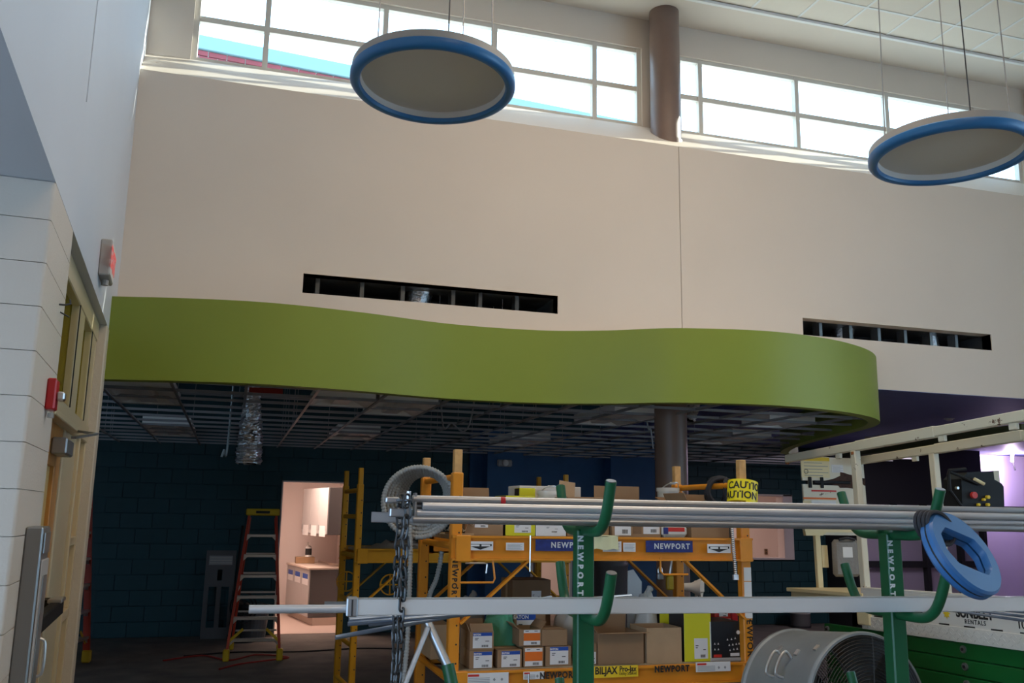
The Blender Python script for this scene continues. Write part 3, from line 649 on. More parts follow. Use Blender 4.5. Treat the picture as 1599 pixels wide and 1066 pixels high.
# grey panel cover, dark pole, tools bag leaning at the teal wall
t = thing('panel_cover', 'grey metal panel cover leaning on the teal wall', 'panel', (at(336, 990, 13.02).x, 13.02, 0), 0, None, (math.radians(-6), 0, math.radians(-2)))
mb = wallbox(-.19, .19, 0, 1.13, [(-.13, -.03, .14, .66), (.03, .13, .14, .66), (-.03, .03, .74, .88)], -.012, .012); mb.build('sheet', 'cabinet_side', t)
MB().box(-.15, .15, -.018, -.012, .94, 1.06).build('vent_plate', 'steel_grey', t)
for x in (-.19, .175): MB().box(x, x+.015, .0, .05, 0, 1.13).build('edge', 'cabinet_grey', t)
for k in range(3): MB().box(-.14, .14, -.021, -.018, .96+k*.033, .975+k*.033).build('louvre', 'cabinet_grey', t)
t = thing('dark_pole', 'thin dark pole leaning between the panel cover and the ladder', 'pole', (at(358, 990, 12.95).x, 12.95, 0))
MB().cyl((0, 0, 0), (.08, .25, 1.45), .018, 10).build('shaft', 'black_plastic', t); MB().cyl((0, 0, 0), (.004, .008, .05), .03, 10).build('end_cap', 'rubber', t)
t = thing('floor_fan', 'small black fan on the floor behind the stepladder', 'fan', (at(378, 985, 12.7).x, 12.7, 0))
Mx = Matrix.Translation((0, 0, .42)) @ rotm(PI/2-.2, 0, .5).to_4x4()
for r in (.19, .14, .09, .04): MB().lathe([(r-.006, -.006), (r+.006, -.006), (r+.006, .006), (r-.006, .006)], 28, Mx, True).build('guard_ring', 'black_plastic', t)
MB().lathe([(.05, -.04), (.06, .06), (.03, .1), (0, .1)], 20, Mx).build('motor', 'black_plastic', t)
for k in range(3):
    MB().rbox(Mx @ Vector((.1*math.cos(k*2.094), .1*math.sin(k*2.094), .01)), (.13, .07, .006), (Mx.to_3x3() @ rotm(.5, 0, k*2.094))).build('blade', 'black_plastic', t)
MB().cyl((0, 0, .02), (0, 0, .3), .02, 10).build('stand', 'black_plastic', t); MB().lathe([(.17, 0), (.17, .015), (.03, .03), (0, .03)], 24).build('base', 'black_plastic', t)
t = thing('grey_bin', 'low grey bin standing behind the legs of the stepladder', 'bin', (at(396, 985, 12.95).x, 12.95, 0))
MB().lathe([(.0, 0), (.15, 0), (.19, .42), (.20, .43), (.185, .43), (.14, .02), (0, .02)], 24).build('tub', 'cabinet_side', t); MB().tube(crom([(-.19, 0, .42), (0, -.12, .48), (.19, 0, .42)], 6), .006, 6).build('handle', 'dark_steel', t)
cable([Vector((-.6, 11.2, .012)), Vector((-.2, 11.5, .012)), Vector((.1, 11.1, .012)), Vector((.4, 11.45, .012)), Vector((.75, 11.2, .012)), Vector((.5, 11.0, .012)), Vector((.2, 10.8, .012)), Vector((.0, 10.5, .012))], .009, 'cord_red', 'thin red extension cord snaking over the floor under the stepladder', 'extension_cord', 'cord')
cable([Vector((-.4, 11.5, .012)), Vector((.2, 11.7, .012)), Vector((.9, 11.6, .012)), Vector((1.6, 11.75, .012)), Vector((2.2, 11.6, .012))], .009, 'black_plastic', 'black cord lying across the floor before the lit doorway', 'extension_cord', 'cord')
# cabinets in the lit room
def cabinet(loc, W, D, H, nd, label, plinth=0, tag_side='low'):
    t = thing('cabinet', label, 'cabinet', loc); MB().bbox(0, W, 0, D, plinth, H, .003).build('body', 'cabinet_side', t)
    if plinth: MB().box(.06, W, .0, D, 0, plinth).build('plinth', 'counter', t)
    for k in range(nd):
        y0 = D*k/nd+.004; y1 = D*(k+1)/nd-.004
        d = MB().bbox(-.018, 0, y0, y1, plinth+.01, H-.005, .002).build('door', 'cabinet_grey', t)
        zz = plinth+.06 if tag_side == 'low' else H-.14
        MB().box(-.020, -.018, y0+.09, y1-.09, zz, zz+.07).build('sticker', 'label_blue' if tag_side != 'low' else 'label_white', d); MB().box(-.0195, -.018, y0+.07, y1-.07, zz-.09, zz).build('sticker', 'label_white', d)
        MB().box(-.024, -.018, y1-.03, y1-.015, zz, zz+.08).build('hinge', 'steel_grey', d)
    return t
cabinet((1.40, 14.0, 1.32), .33, 1.4, .70, 3, 'grey three-door cabinet hung on the wall of the lit room').rotation_euler = (0, 0, math.radians(11))
c2 = cabinet((1.20, 14.2, .006), .5, 1.5, .80, 3, 'grey three-door base cabinet on the floor of the lit room', .11, 'high'); c2.rotation_euler = (0, 0, math.radians(9))
t = thing('countertop', 'pale worktop lying on the base cabinet in the lit room', 'worktop', (1.17, 14.17, .807), math.radians(9)); MB().bbox(0, .54, 0, 1.55, 0, .03, .004).build('slab', 'counter', t); MB().box(.52, .54, 0, 1.55, .03, .06).build('upstand', 'counter', t)
t = thing('small_carton', 'small brown carton on the far end of the pale worktop', 'box', (1.05, 15.35, .838)); MB().bbox(0, .3, 0, .2, 0, .10, .004).build('body', 'card', t); MB().box(.13, .17, -.002, .202, .1, .102).build('tape', 'card_light', t)
t = thing('spray_bottle', 'white bottle with dark label standing on the small carton', 'bottle', (1.25, 15.43, .94)); MB().lathe([(0, 0), (.05, 0), (.05, .15), (.02, .18), (.02, .2), (0, .2)], 18).build('bottle', 'white_plastic', t, smooth=True); MB().lathe([(.051, .03), (.051, .13)], 18).build('label', 'ink', t); MB().cyl((0, 0, .2), (0, 0, .23), .022, 12).build('cap', 'white_plastic', t)
t = thing('wall_wire', 'loose white wire sticking out of the lit room wall', 'wire', (1.79, 14.6, 1.3)); MB().tube(crom([(0, 0, .1), (-.06, -.05, 0), (-.08, -.02, -.1), (-.10, 0, -.25)], 6), .008, 6).build('wire', 'cabinet_grey', t); MB().box(-.002, .01, -.04, .04, .06, .16).build('box_plate', 'white_plastic', t)
cabinet((8.1, 15.9, 1.25), .35, .38, .75, 1, 'grey wall cabinet seen through the hatch')
t = thing('wall_outlet', 'small brown outlet on the pale wall seen through the hatch', 'outlet', at(1196, 861, 16.29)); MB().bbox(-.035, .035, -.01, 0, -.055, .055, .002).build('plate', 'card_dark', t); MB().box(-.012, .012, -.012, -.01, .01, .035).build('socket', 'ink', t); MB().box(-.012, .012, -.012, -.01, -.035, -.01).build('socket', 'ink', t)
# grey bins / pipe stubs by the teal wall
for (u, v, Y, r, h, lb) in ((1250, 972, 12.9, .155, .42, 'grey round pipe stub standing by the teal wall right'), (951, 985, 11.0, .24, 1.12, 'tall grey round drum standing behind the orange scaffold')):
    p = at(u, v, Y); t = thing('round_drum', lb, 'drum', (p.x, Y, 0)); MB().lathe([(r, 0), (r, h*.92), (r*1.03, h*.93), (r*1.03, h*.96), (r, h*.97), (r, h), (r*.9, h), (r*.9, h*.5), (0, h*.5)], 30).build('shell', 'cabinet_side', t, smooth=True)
    MB().lathe([(r*1.02, h*.5), (r*1.03, h*.52), (r*1.02, h*.54)], 30).build('hoop', 'lamp_grey', t); MB().lathe([(r*1.01, .0), (r*1.02, .03), (r, .03)], 30).build('base_ring', 'dark_steel', t)
# ================================================================== scaffolds
def channel(mb, x0, x1, y, z0, z1, s):          # side beam, web at y, flanges towards s
    mb.box(x0, x1, min(y, y+.006*s), max(y, y+.006*s), z0, z1); f = .03*s
    mb.box(x0, x1, min(y, y+f), max(y, y+f), z1-.012, z1); mb.box(x0, x1, min(y, y+f), max(y, y+f), z0, z0+.010); return mb
def scaffold(loc, rz, L, W, H, decks, rungs, paint, label, pw=.055, toppaint=None, low=.09):
    t = thing('scaffold', label, 'scaffold', loc, rz)
    for i, (x, y) in enumerate(((0, 0), (L, 0), (0, W), (L, W))):
        p = MB().bbox(x-pw/2, x+pw/2, y-pw/2, y+pw/2, low, H-.13, .006).build('post', paint, t)
        MB().bbox(x-pw*.38, x+pw*.38, y-pw*.38, y+pw*.38, H-.14, H, .004).build('pin', toppaint or paint, p)
        mb = MB()
        for k in range(16): mb.cyl((x+.012, y-pw/2-.0015, .25+k*.1), (x+.012, y-pw/2, .25+k*.1), .0055, 6)
        mb.build('pin_holes', 'ink', p, kind='stuff')
        c = MB().lathe([(.0, -.02), (.055, -.02), (.06, -.012), (.06, .012), (.055, .02), (0, .02)], 18, Matrix.Translation((x, y, .06)) @ rotm(PI/2).to_4x4()).build('caster', 'rubber', t); MB().box(x-.03, x+.03, y-.035, y-.024, .05, .13).box(x-.03, x+.03, y+.024, y+.035, .05, .13).build('fork', 'dark_steel', c)
    for x in (0, L):
        for z in rungs: MB().cyl((x, 0, z), (x, W, z), .019, 12).build('rung', paint, t, smooth=True)
    for z, bh in decks:
        for y, s in ((-pw/2, -1), (W+pw/2, 1)):
            channel(MB(), -pw/2, L+pw/2, y, z-bh, z, s).build('side_beam', paint, t)
            for a in (.0, L-.05): MB().bbox(a-.01, a+.075, min(y, y+.034*s), max(y, y+.034*s), z-bh-.005, z+.002, .003).build('end_bracket', paint, t)
            q = z-bh
            MB().bar((.03, y-.0*s, q-.34), (.42, y, q), .012, .045, (0, 1, 0)).build('brace', paint, t); MB().bar((L-.03, y, q-.34), (L-.42, y, q), .012, .045, (0, 1, 0)).build('brace', paint, t)
        for k in range(3):
            w = (W-.02)/3; MB().bbox(.04, L-.04, .01+k*w, .01+(k+1)*w-.008, z-.03, z-.002, .003).build('deck_plank', 'plank', t)
        for x in (0, L): MB().cyl((x, 0, z-.06), (x, W, z-.06), .02, 10).build('end_rail', paint, t)
    return t
SX, SY = 1.22, 5.10
sc = scaffold((SX, SY, 0), 0, 1.83, .88, 2.015, ((1.535, .135), (.81, .11)), (1.86, 1.1, .30), 'orange_paint', 'orange rolling scaffold with two shelves full of boxes', .062, 'post_tan')
ys = scaffold((.99, 7.49, 0), math.radians(4), 1.82, .62, 2.01, ((1.37, .11),), (1.83, 1.62, .95, .62, .30), 'yellow_paint', 'yellow narrow scaffold standing behind the orange one', .05)
for x in (.28, .0):
    q = Matrix.Translation((x+.02, .1 if x else .5, 1.08)) @ rotm(PI/2, 0, 0).to_4x4(); MB().lathe([(.075, -.006), (.085, -.006), (.085, .006), (.075, .006)], 24, q, True).bar(q @ Vector((-.08, 0, 0)), q @ Vector((.08, 0, 0)), .01).bar(q @ Vector((0, -.08, 0)), q @ Vector((0, .08, 0)), .01).build('hand_wheel', 'yellow_paint', ys)
t = thing('canvas_bundle', 'rumpled grey tarp lying on the yellow scaffold deck', 'tarp', (1.35, 7.65, 1.37))
mb = MB(); P = []; 
for i in range(9):
    for j in range(6): P.append((-.25+i*.07, -.14+j*.06, .06*math.sin(PI*i/8)*math.sin(PI*j/5)*(1+.7*math.sin(i*2.3+j*1.7))+.002))
mb.add(P, [(i*6+j, (i+1)*6+j, (i+1)*6+j+1, i*6+j+1) for i in range(8) for j in range(5)]); mb.build('folds', 'bag_grey', t, smooth=True); MB().box(.1, .45, -.1, .12, 0, .04).build('flat_fold', 'bag_grey', t)
# prints on the orange scaffold (local coordinates)
FY = -.062/2-.031
def sticker(x0, x1, z0, z1, m, kind=None, y=FY):
    s = MB().box(x0, x1, y-.0015, y, z0, z1).build('sticker', m, sc); w, h = x1-x0, z1-z0; mb = MB()
    if kind == 'arrow':
        mb.prism([(x0+.06*w, z0+.72*h), (x0+.06*w, z0+.5*h), (x0+.5*w, z0+.08*h), (x0+.94*w, z0+.5*h), (x0+.94*w, z0+.72*h)], 0, .001, Matrix(((1,0,0,0),(0,0,-1,y-.0015),(0,1,0,0),(0,0,0,1)))); mb.build('print', 'ink', s)
        mb = MB(); mb.box(x0+.12*w, x0+.46*w, y-.004, y-.0026, z0+.45*h, z0+.66*h).box(x0+.54*w, x0+.88*w, y-.004, y-.0026, z0+.45*h, z0+.66*h).build('print', 'label_white', s, kind='stuff')
    elif kind == 'warn':
        mb.box(x0+.04*w, x0+.3*w, y-.0025, y-.0015, z0+.7*h, z0+.9*h).build('print', 'label_red', s); mb = MB()
        for k in range(4): mb.box(x0+.05*w, x0+.55*w, y-.0025, y-.0015, z0+h*(.12+.14*k), z0+h*(.17+.14*k))
        for c in (.66, .84): mb.prism([(x0+c*w-.008, z0+.4*h), (x0+c*w, z0+.4*h+.009), (x0+c*w+.008, z0+.4*h), (x0+c*w, z0+.4*h-.009)], 0, .001, Matrix(((1,0,0,0),(0,0,-1,y-.0015),(0,1,0,0),(0,0,0,1))))
        mb.build('print', 'grey_ink', s, kind='stuff')
    elif kind == 'lines':
        for k in range(5): mb.box(x0+.08*w, x0+w*(.9-.1*(k % 2)), y-.0025, y-.0015, z0+h*(.15+.15*k), z0+h*(.19+.15*k))
        mb.build('print', 'grey_ink', s, kind='stuff')
    return s
X = lambda u, v=850: at(u, v, SY-.06).x - SX
Zv = lambda u, v: at(u, v, SY-.06).z
def pst(u0, u1, v0, v1, m, kind=None):
    um = (u0+u1)/2; return sticker(X(u0, v0), X(u1, v0), Zv(um, v1), Zv(um, v0), m, kind)
pst(730, 770, 845, 859, 'label_white', 'arrow'); pst(790, 818, 847, 859, 'label_white', 'lines'); pst(941, 970, 845, 861, 'label_white', 'lines'); pst(973, 992, 847, 861, 'label_white', 'lines')
s1 = pst(836, 906, 842, 860, 'tape_blue'); s2 = pst(1008, 1081, 844, 862, 'tape_blue'); pst(1104, 1140, 849, 863, 'label_white', 'arrow')
for s, u, v in ((s1, 890, 851), (s2, 1049, 853)): text('NEWPORT', .044, (X(u, v), FY-.002, Zv(u, v)), s, 'stencil', bold=.0012, spacing=1.25, sx=.95)
pst(728, 794, 1050, 1068, 'label_white', 'warn'); pst(817, 850, 1048, 1060, 'label_white', 'warn'); s3 = pst(927, 996, 1039, 1057, 'label_yellow'); pst(1086, 1140, 1033, 1048, 'label_white', 'warn')
text('BILJAX', .055, (X(946, 1048), FY-.002, Zv(946, 1047)), s3, 'ink', bold=.0015, sx=.85); text('Pro-Jax', .042, (X(980, 1044), FY-.002, Zv(980, 1044)), s3, 'ink', bold=.001, sx=.85); text('Utility Scaffold', .022, (X(980, 1051), FY-.002, Zv(980, 1051)), s3, 'ink', sx=.85)
for u, v in ((872, 1054), (1049, 1044)): text('NEWPORT', .048, (X(u, v), FY-.002, Zv(u, v)), sc, 'ink', bold=.002, spacing=1.2, sx=.85)
text('NEWPORT', .040, (-.008, -.033, 1.30), sc, 'ink', (PI/2, PI/2, 0), bold=.0016, spacing=1.4, sx=.95)
text('NEWPORT', .055, (1.834, -.033, .95), sc, 'ink', (PI/2, PI/2, 0), bold=.001, spacing=1.2)
for z0, z1 in ((1.28, 1.36), (1.17, 1.275), (1.06, 1.165)): MB().box(1.808, 1.858, -.034, -.031, z0, z1).build('pale_tape', 'label_white', sc)
for pts in (((.02, -.05, 1.28), (.21, -.05, 1.28), (.22, -.05, 1.30), (.205, -.05, 1.41)), ((1.24, -.05, 1.42), (1.24, -.05, 1.34), (1.26, -.05, 1.32), (1.42, -.05, 1.32))): MB().tube(pts, .006, 8).build('lock_bar', 'orange_paint', sc)
MB().tube([(.05, -.045, 1.385), (.16, -.045, 1.385), (.175, -.045, 1.38), (.17, -.045, 1.33)], .005, 8).build('lock_pin', 'alu', sc)
for x, z0, z1 in ((.42, 1.34, 1.54), (.42, .62, .79)): MB().cyl((x, -.068, z0), (x, -.068, z1), .004, 6).build('tie_wire', 'alu', sc)
# ================================================================== things on the scaffold shelves
D1, D0 = 1.5335, .8085       # deck tops
def carton(name, label, x0, x1, y0, dep, z0, z1, m='card', flaps=(), labels=(), rz=0, closed=None, tape=True, cat='box', group=None, edge=None):
    W = x1-x0; H = z1-z0; t = thing(name, label, cat, ((x0+x1)/2, y0+dep/2, z0), rz, group); w, d = W/2, dep/2; th = .004
    closed = (not flaps) if closed is None else closed
    if closed: MB().bbox(-w, w, -d, d, 0, H, .0025).build('body', m, t)
    else: MB().box(-w, w, -d, -d+th, 0, H).box(-w, w, d-th, d, 0, H).box(-w, -w+th, -d+th, d-th, 0, H).box(w-th, w, -d+th, d-th, 0, H).box(-w+th, w-th, -d+th, d-th, 0, .01).build('body', m, t)
    for side, ang, ln in flaps:
        a = math.radians(ang)
        if side == 'f': MB().rbox((0, -d-math.sin(a)*ln/2, H+math.cos(a)*ln/2), (W-.006, .004, ln), rotm(a)).build('flap', m, t)
        if side == 'b': MB().rbox((0, d+math.sin(a)*ln/2, H+math.cos(a)*ln/2), (W-.006, .004, ln), rotm(-a)).build('flap', m, t)
        if side == 'l': MB().rbox((-w-math.sin(a)*ln/2, 0, H+math.cos(a)*ln/2), (.004, dep-.01, ln), rotm(0, -a)).build('flap', m, t)
        if side == 'r': MB().rbox((w+math.sin(a)*ln/2, 0, H+math.cos(a)*ln/2), (.004, dep-.01, ln), rotm(0, a)).build('flap', m, t)
    if closed and tape: MB().box(-w+.001, w-.001, -.02, .02, H, H+.001).box(-w-.001, -w, -.02, .02, H*.6, H).build('tape', 'card_light', t)
    for (a, b, c, e, kind) in labels:
        X0, X1, Z0, Z1 = -w+a*W, -w+b*W, c*H, e*H; y = -d-.0008; lw, lh = X1-X0, Z1-Z0
        lb = MB().box(X0, X1, y, -d, Z0, Z1).build('label', {'orange': 'label_white', 'eaton': 'label_white', 'plain': 'label_white', 'brown': 'card_light', 'dark': 'card_dark'}[kind], t); y -= .0006
        if kind == 'eaton':
            MB().box(X0, X1, y, y+.0006, Z0+.78*lh, Z1).build('stripe', 'label_blue', lb); text('EATON', lh*.16, (X0+lw*.22, y-.0005, Z0+.87*lh), lb, 'label_white', bold=.0006, sx=.95)
        if kind == 'orange': MB().box(X0, X1, y, y+.0006, Z0+.28*lh, Z0+.80*lh).build('stripe', 'label_orange', lb)
        if kind in ('eaton', 'orange', 'plain'):
            mb = MB()
            for k in range(8): mb.box(X0+lw*(.45+.045*k), X0+lw*(.45+.045*k+.02+.012*(k % 2)), y, y+.0006, Z0+.06*lh, Z0+.2*lh)
            for k, (q, r) in enumerate(((.1, .3), (.1, .25), (.65, .85))): mb.box(X0+lw*q, X0+lw*r, y, y+.0006, Z0+lh*(.62-.1*k if kind != 'orange' else .9), Z0+lh*(.66-.1*k if kind != 'orange' else .94))
            mb.build('print', 'ink', lb, kind='stuff')
    return t
def pc(name, label, u0, u1, v0, y0, dep, deck, **k):       # carton whose front fills u0..u1 and reaches up to v0
    um = (u0+u1)/2; vm = v0+8; z0 = k.pop('z0', deck)
    return carton(name, label, at(u0, vm, y0).x, at(u1, vm, y0).x, y0, dep, z0, at(um, v0, y0).z, **k)
G = 'parts cartons on the lower scaffold shelf'
b1 = pc('carton', 'lower brown carton with blue and white label at the left end of the lower shelf', 733, 770, 1015, 5.13, .22, D0, labels=((.18, .95, .05, .92, 'eaton'),), group=G)
zt = at(750, 1015, 5.13).z
pc('carton', 'open brown carton with blue and white label stacked on the leftmost carton', 734, 771, 986, 5.13, .22, D0, z0=zt+.002, flaps=(('l', 25, .05), ('b', 20, .05), ('f', -35, .05)), labels=((.12, .93, .1, .95, 'eaton'),), group=G)
pc('carton', 'brown carton with blue and white label between the left stack and the orange-labelled one', 777, 815, 1014, 5.13, .2, D0, labels=((.16, .92, .05, .92, 'eaton'),), group=G)
pc('carton', 'lower brown carton with orange and white label', 818, 849, 1010, 5.13, .2, D0, labels=((.06, .93, .06, .95, 'orange'),), group=G)
pc('carton', 'brown carton with blue and white label just left of the green post', 852, 892, 1009, 5.13, .2, D0, labels=((.17, .88, .1, .98, 'eaton'),), group=G)
zt = at(830, 1009, 5.13).z
pc('carton', 'upper open brown carton with orange and white label', 811, 845, 982, 5.14, .2, D0, z0=zt+.002, flaps=(('l', 50, .05), ('r', 40, .05), ('f', 60, .0)), labels=((.2, .95, .05, .95, 'orange'),), group=G)
pc('carton', 'plain brown carton beside the upper orange-labelled one', 846, 886, 983, 5.14, .2, D0, z0=at(866, 1009, 5.13).z+.002, group=G)
pc('carton', 'brown carton with blue label peeping out behind the upper cartons', 803, 852, 955, 5.37, .2, D0, labels=((.08, .68, .3, .98, 'eaton'),), group=G)
pc('carton', 'tall plain brown carton at the back left of the lower shelf', 673, 705, 975, 5.50, .3, D0, m='card_light', tape=False, group=G)
pc('carton', 'dark brown carton leaning at the back of the lower shelf under the braces', 800, 860, 905, 5.62, .25, D0, m='card_dark', labels=((.5, .75, .7, .85, 'plain'),), group=G)
pc('carton', 'narrow brown carton with white label hugging the right of the green post', 918, 932, 1004, 5.14, .18, D0, labels=((.1, .9, .05, .6, 'plain'),), group=G)
pc('carton', 'wide open brown carton with its flaps folded out', 934, 1005, 988, 5.13, .26, D0, flaps=(('f', 84, .09), ('l', 40, .09), ('b', -6, .19)), m='card', group=G)
pc('carton', 'plain square brown carton left of the yellow box', 1010, 1064, 980, 5.12, .24, D0, m='card_light', flaps=(('r', 178, .03),), closed=False, group=G)
pc('carton', 'small brown carton tucked deep behind the wide open one', 900, 930, 952, 5.62, .2, D0, m='card_light', group=G)
def ybox(label, u0, u1, v0, y0, dep, deck, lab, ang=0):
    t = pc('yellow_box', label, u0, u1, v0, y0, dep, deck, m='box_yellow', labels=lab, tape=False, rz=ang); w = (at(u1, v0+8, y0).x-at(u0, v0+8, y0).x)/2
    H = at((u0+u1)/2, v0, y0).z-deck; MB().box(-w-.0015, -w-.0002, -dep/2+.002, dep/2-.002, .002, H-.002).box(-w+.002, w-.002, -dep/2+.01, dep/2-.002, H, H+.0015).build('black_side', 'box_black', t); return t
ybox('tall yellow and black box with a white label on the lower shelf', 1068, 1110, 957, 5.13, .2, D0, ((.36, .86, .06, .48, 'plain'),))
ybox('second yellow box half hidden behind the tall one', 1030, 1056, 949, 5.45, .15, D0, ())
t = pc('tool_case', 'black printed box at the right end of the lower shelf', 1110, 1155, 970, 5.12, .24, D0, m='box_black', tape=False, rz=math.radians(0))
w = (at(1155, 978, 5.12).x-at(1110, 978, 5.12).x)/2; H = at(1138, 970, 5.12).z-D0; mb = MB()
for i, (fx, fz) in enumerate(((.12, .42), (.24, .42), (.12, .28), (.24, .28), (.56, .52), (.7, .53), (.83, .55), (.62, .38), (.74, .39), (.86, .40), (.96, .41), (.64, .25), (.77, .27), (.89, .28))): mb.prism([(-w+2*w*fx-.006, H*fz), (-w+2*w*fx+.006, H*fz), (-w+2*w*fx, H*fz+.012)], 0, .001, Matrix(((1,0,0,0),(0,0,-1,-.12),(0,1,0,0),(0,0,0,1))))
mb.box(w*.3, w*.92, -.1212, -.12, H*.12, H*.2).cyl((w*.88, -.1212, H*.72), (w*.88, -.12, H*.72), .012, 14); mb.build('print', 'label_white', t, kind='stuff'); MB().box(-w*.85, -w*.3, -.1212, -.12, H*.1, H*.17).build('print', 'label_red', t); MB().bbox(-w-.004, w+.004, -.124, .124, 0, .02, .002).build('base_band', 'cabinet_grey', t)
MB().bbox(-w-.003, -w, -.12, .12, .02, H, .001).build('pale_side', 'label_white', t)
t = pc('red_box', 'small red and white printed box behind the black printed box', 1116, 1150, 948, 5.42, .15, D0, m='label_red', tape=False, labels=((.12, .8, .55, .75, 'plain'), (.2, .6, .8, .95, 'plain')))
t = pc('red_box', 'narrow upright red box beside the right scaffold post', 1143, 1152, 945, 5.40, .1, D0, m='red_plastic', tape=False, labels=((.2, .8, .3, .5, 'plain'),))
# bags
def bag(name, label, c, sx, sy, sz, m, seed, cat='bag'):
    R = random.Random(seed); t = thing(name, label, cat, c); mb = MB(); P = []; F = []; nu, nv = 18, 10; ph = [R.uniform(0, 6.28) for _ in range(6)]
    for j in range(nv+1):
        for i in range(nu):
            a = 2*PI*i/nu; b = PI*j/nv; r = 1+.13*math.sin(3*a+ph[0]+2*b)+.10*math.sin(5*a+ph[1]-3*b)+.08*math.sin(7*b+ph[2]+a)
            P.append((sx*r*math.sin(b)*math.cos(a), sy*r*math.sin(b)*math.sin(a), max(0, sz*(.5-.5*math.cos(b)*r))))
    F = [(j*nu+i, j*nu+(i+1) % nu, (j+1)*nu+(i+1) % nu, (j+1)*nu+i) for j in range(nv) for i in range(nu)]
    mb.add(P, F).build('film', m, t, smooth=True, sharp=80)
    MB().tube(crom([(0, 0, sz*.97), (.01, 0, sz*1.05), (.03, .01, sz*1.1)], 4), [.02, .019, .018, .017, .016, .016, .018, .02, .024], 8).build('knot', m, t, smooth=True); return t
bag('plastic_bag', 'crumpled green plastic bag between the cartons of the lower shelf', (at(786, 1000, 5.3).x, 5.36, D0), .10, .09, .30, 'bag_green', 3)
bag('plastic_bag', 'dark grey plastic bag behind the open carton of the lower shelf', (at(742, 980, 5.5).x, 5.64, D0), .10, .09, .33, 'bag_grey', 5)
bag('plastic_bag', 'pale plastic bag bulging right of the green bag behind the post', (at(893, 975, 5.5).x, 5.55, D0), .09, .09, .26, 'bucket', 8)
bag('plastic_bag', 'clear crumpled plastic sheet bunched behind the wide open carton', (at(1010, 955, 5.5).x, 5.50, D0), .07, .07, .36, 'bucket', 11)
# upper shelf
G2 = 'cartons on the upper scaffold shelf'
pc('carton', 'open brown carton with torn pale flaps at the left of the upper shelf', 727, 786, 786, 5.16, .3, D1, flaps=(('r', 40, .05), ('l', 20, .05), ('b', 10, .10)), labels=((.25, .6, .25, .6, 'plain'),), group=G2)
ybox('yellow box with black top on the upper shelf', 790, 836, 774, 5.16, .24, D1, ((.3, .86, .08, .35, 'plain'),))
pc('white_box', 'white carton with a black scribble next to the yellow box', 837, 884, 794, 5.16, .22, D1, m='label_white', tape=False, labels=((.3, .8, .12, .45, 'plain'),), group=G2)
pc('carton', 'plain brown carton behind the green post on the upper shelf', 886, 951, 776, 5.18, .3, D1, flaps=(('l', -10, .0),), closed=True, group=G2)
pc('carton', 'brown carton with white labels and one flap standing up', 956, 1031, 788, 5.16, .3, D1, flaps=(('b', 0, .12),), labels=((.05, .38, .05, .95, 'plain'), (.42, .6, .1, .9, 'dark'), (.64, .98, .1, .85, 'plain')), group=G2)
pc('carton', 'low open brown carton at the right of the upper shelf', 1079, 1138, 793, 5.16, .3, D1, flaps=(('b', 5, .09), ('l', 25, .10), ('f', -60, .06)), group=G2)
pc('carton', 'large cream carton standing at the back of the upper shelf', 811, 907, 759, 5.62, .25, D1, m='label_white', tape=False, group=G2)
pc('carton', 'dark brown carton at the back right of the upper shelf', 1032, 1110, 783, 5.58, .25, D1, m='card_dark', flaps=(('f', -75, .1),), closed=False, group=G2)
ybox('narrow yellow box standing before the cream carton', 811, 836, 762, 5.50, .1, D1, ())
t = thing('cardboard_sheet', 'loose tan cardboard sheet sticking up from the upper shelf', 'cardboard', (at(882, 790, 5.5).x, 5.5, D1)); MB().rbox((.01, .0, .235), (.115, .004, .20), rotm(-.1, .12, .15)).rbox((-.02, 0, .08), (.08, .004, .16), rotm(0, 0, .1)).build('sheet', 'card_light', t)
def pail(label, u, v, Y, r):
    p = at(u, v, Y); h = p.z-D1; t = thing('plastic_bucket', label, 'bucket', (p.x, Y, D1)); MB().lathe([(0, 0), (r*.86, 0), (r, h*.9), (r*1.07, h*.9), (r*1.07, h*.98), (r, h*.98), (r*.95, h*.96), (0, h*.96)], 30).build('tub', 'bucket', t, smooth=True)
    MB().tube(crom([(-r, 0, h*.9), (-r*.5, -r, h*1.05), (r*.5, -r, h*1.08), (r, 0, h*.9)], 6), .004, 6).build('handle', 'alu', t); MB().cyl((-.02, -r, h*1.07), (.02, -r, h*1.07), .008, 8).build('grip', 'white_plastic', t)
pail('white plastic bucket on the upper shelf behind the white carton', 855, 765, 5.46, .062); pail('white plastic bucket on the upper shelf by the far right post', 1043, 760, 5.88, .075)
t = thing('marker_can', 'orange capped can behind the green post on the upper shelf', 'can', (at(937, 790, 5.55).x, 5.55, D1)); h = at(937, 771, 5.55).z-D1; MB().cyl((0, 0, 0), (0, 0, h-.03), .028, 16).build('can', 'white_plastic', t); MB().cyl((0, 0, h-.03), (0, 0, h), .028, 16).build('cap', 'label_orange', t)
t = thing('wrapped_bundle', 'plastic-wrapped bundle with red and purple print on the upper shelf', 'bundle', (at(1055, 825, 5.14).x, 5.2, D1)); MB().bbox(-.085, .085, -.06, .06, 0, .075, .02).build('wrap', 'bucket', t); MB().box(-.05, .06, -.0615, -.06, .035, .06).build('print', 'label_red', t); MB().box(-.083, -.05, -.0615, -.06, .02, .06).build('print', 'tape_blue', t)
t = thing('plastic_sheet', 'crumpled pale plastic sheet at the left end of the upper shelf', 'sheet', (1.30, 5.35, D1)); P = []
for i in range(8):
    for j in range(6): P.append((-.05+i*.014, -.2+j*.08, .015+.025*math.sin(i*1.9+j)*math.cos(j*2.1)+.01*i))
MB().add(P, [(i*6+j, (i+1)*6+j, (i+1)*6+j+1, i*6+j+1) for i in range(7) for j in range(5)]).build('film', 'bucket', t, smooth=True); MB().box(-.04, .04, -.2, .2, 0, .012).build('underlay', 'card_light', t)
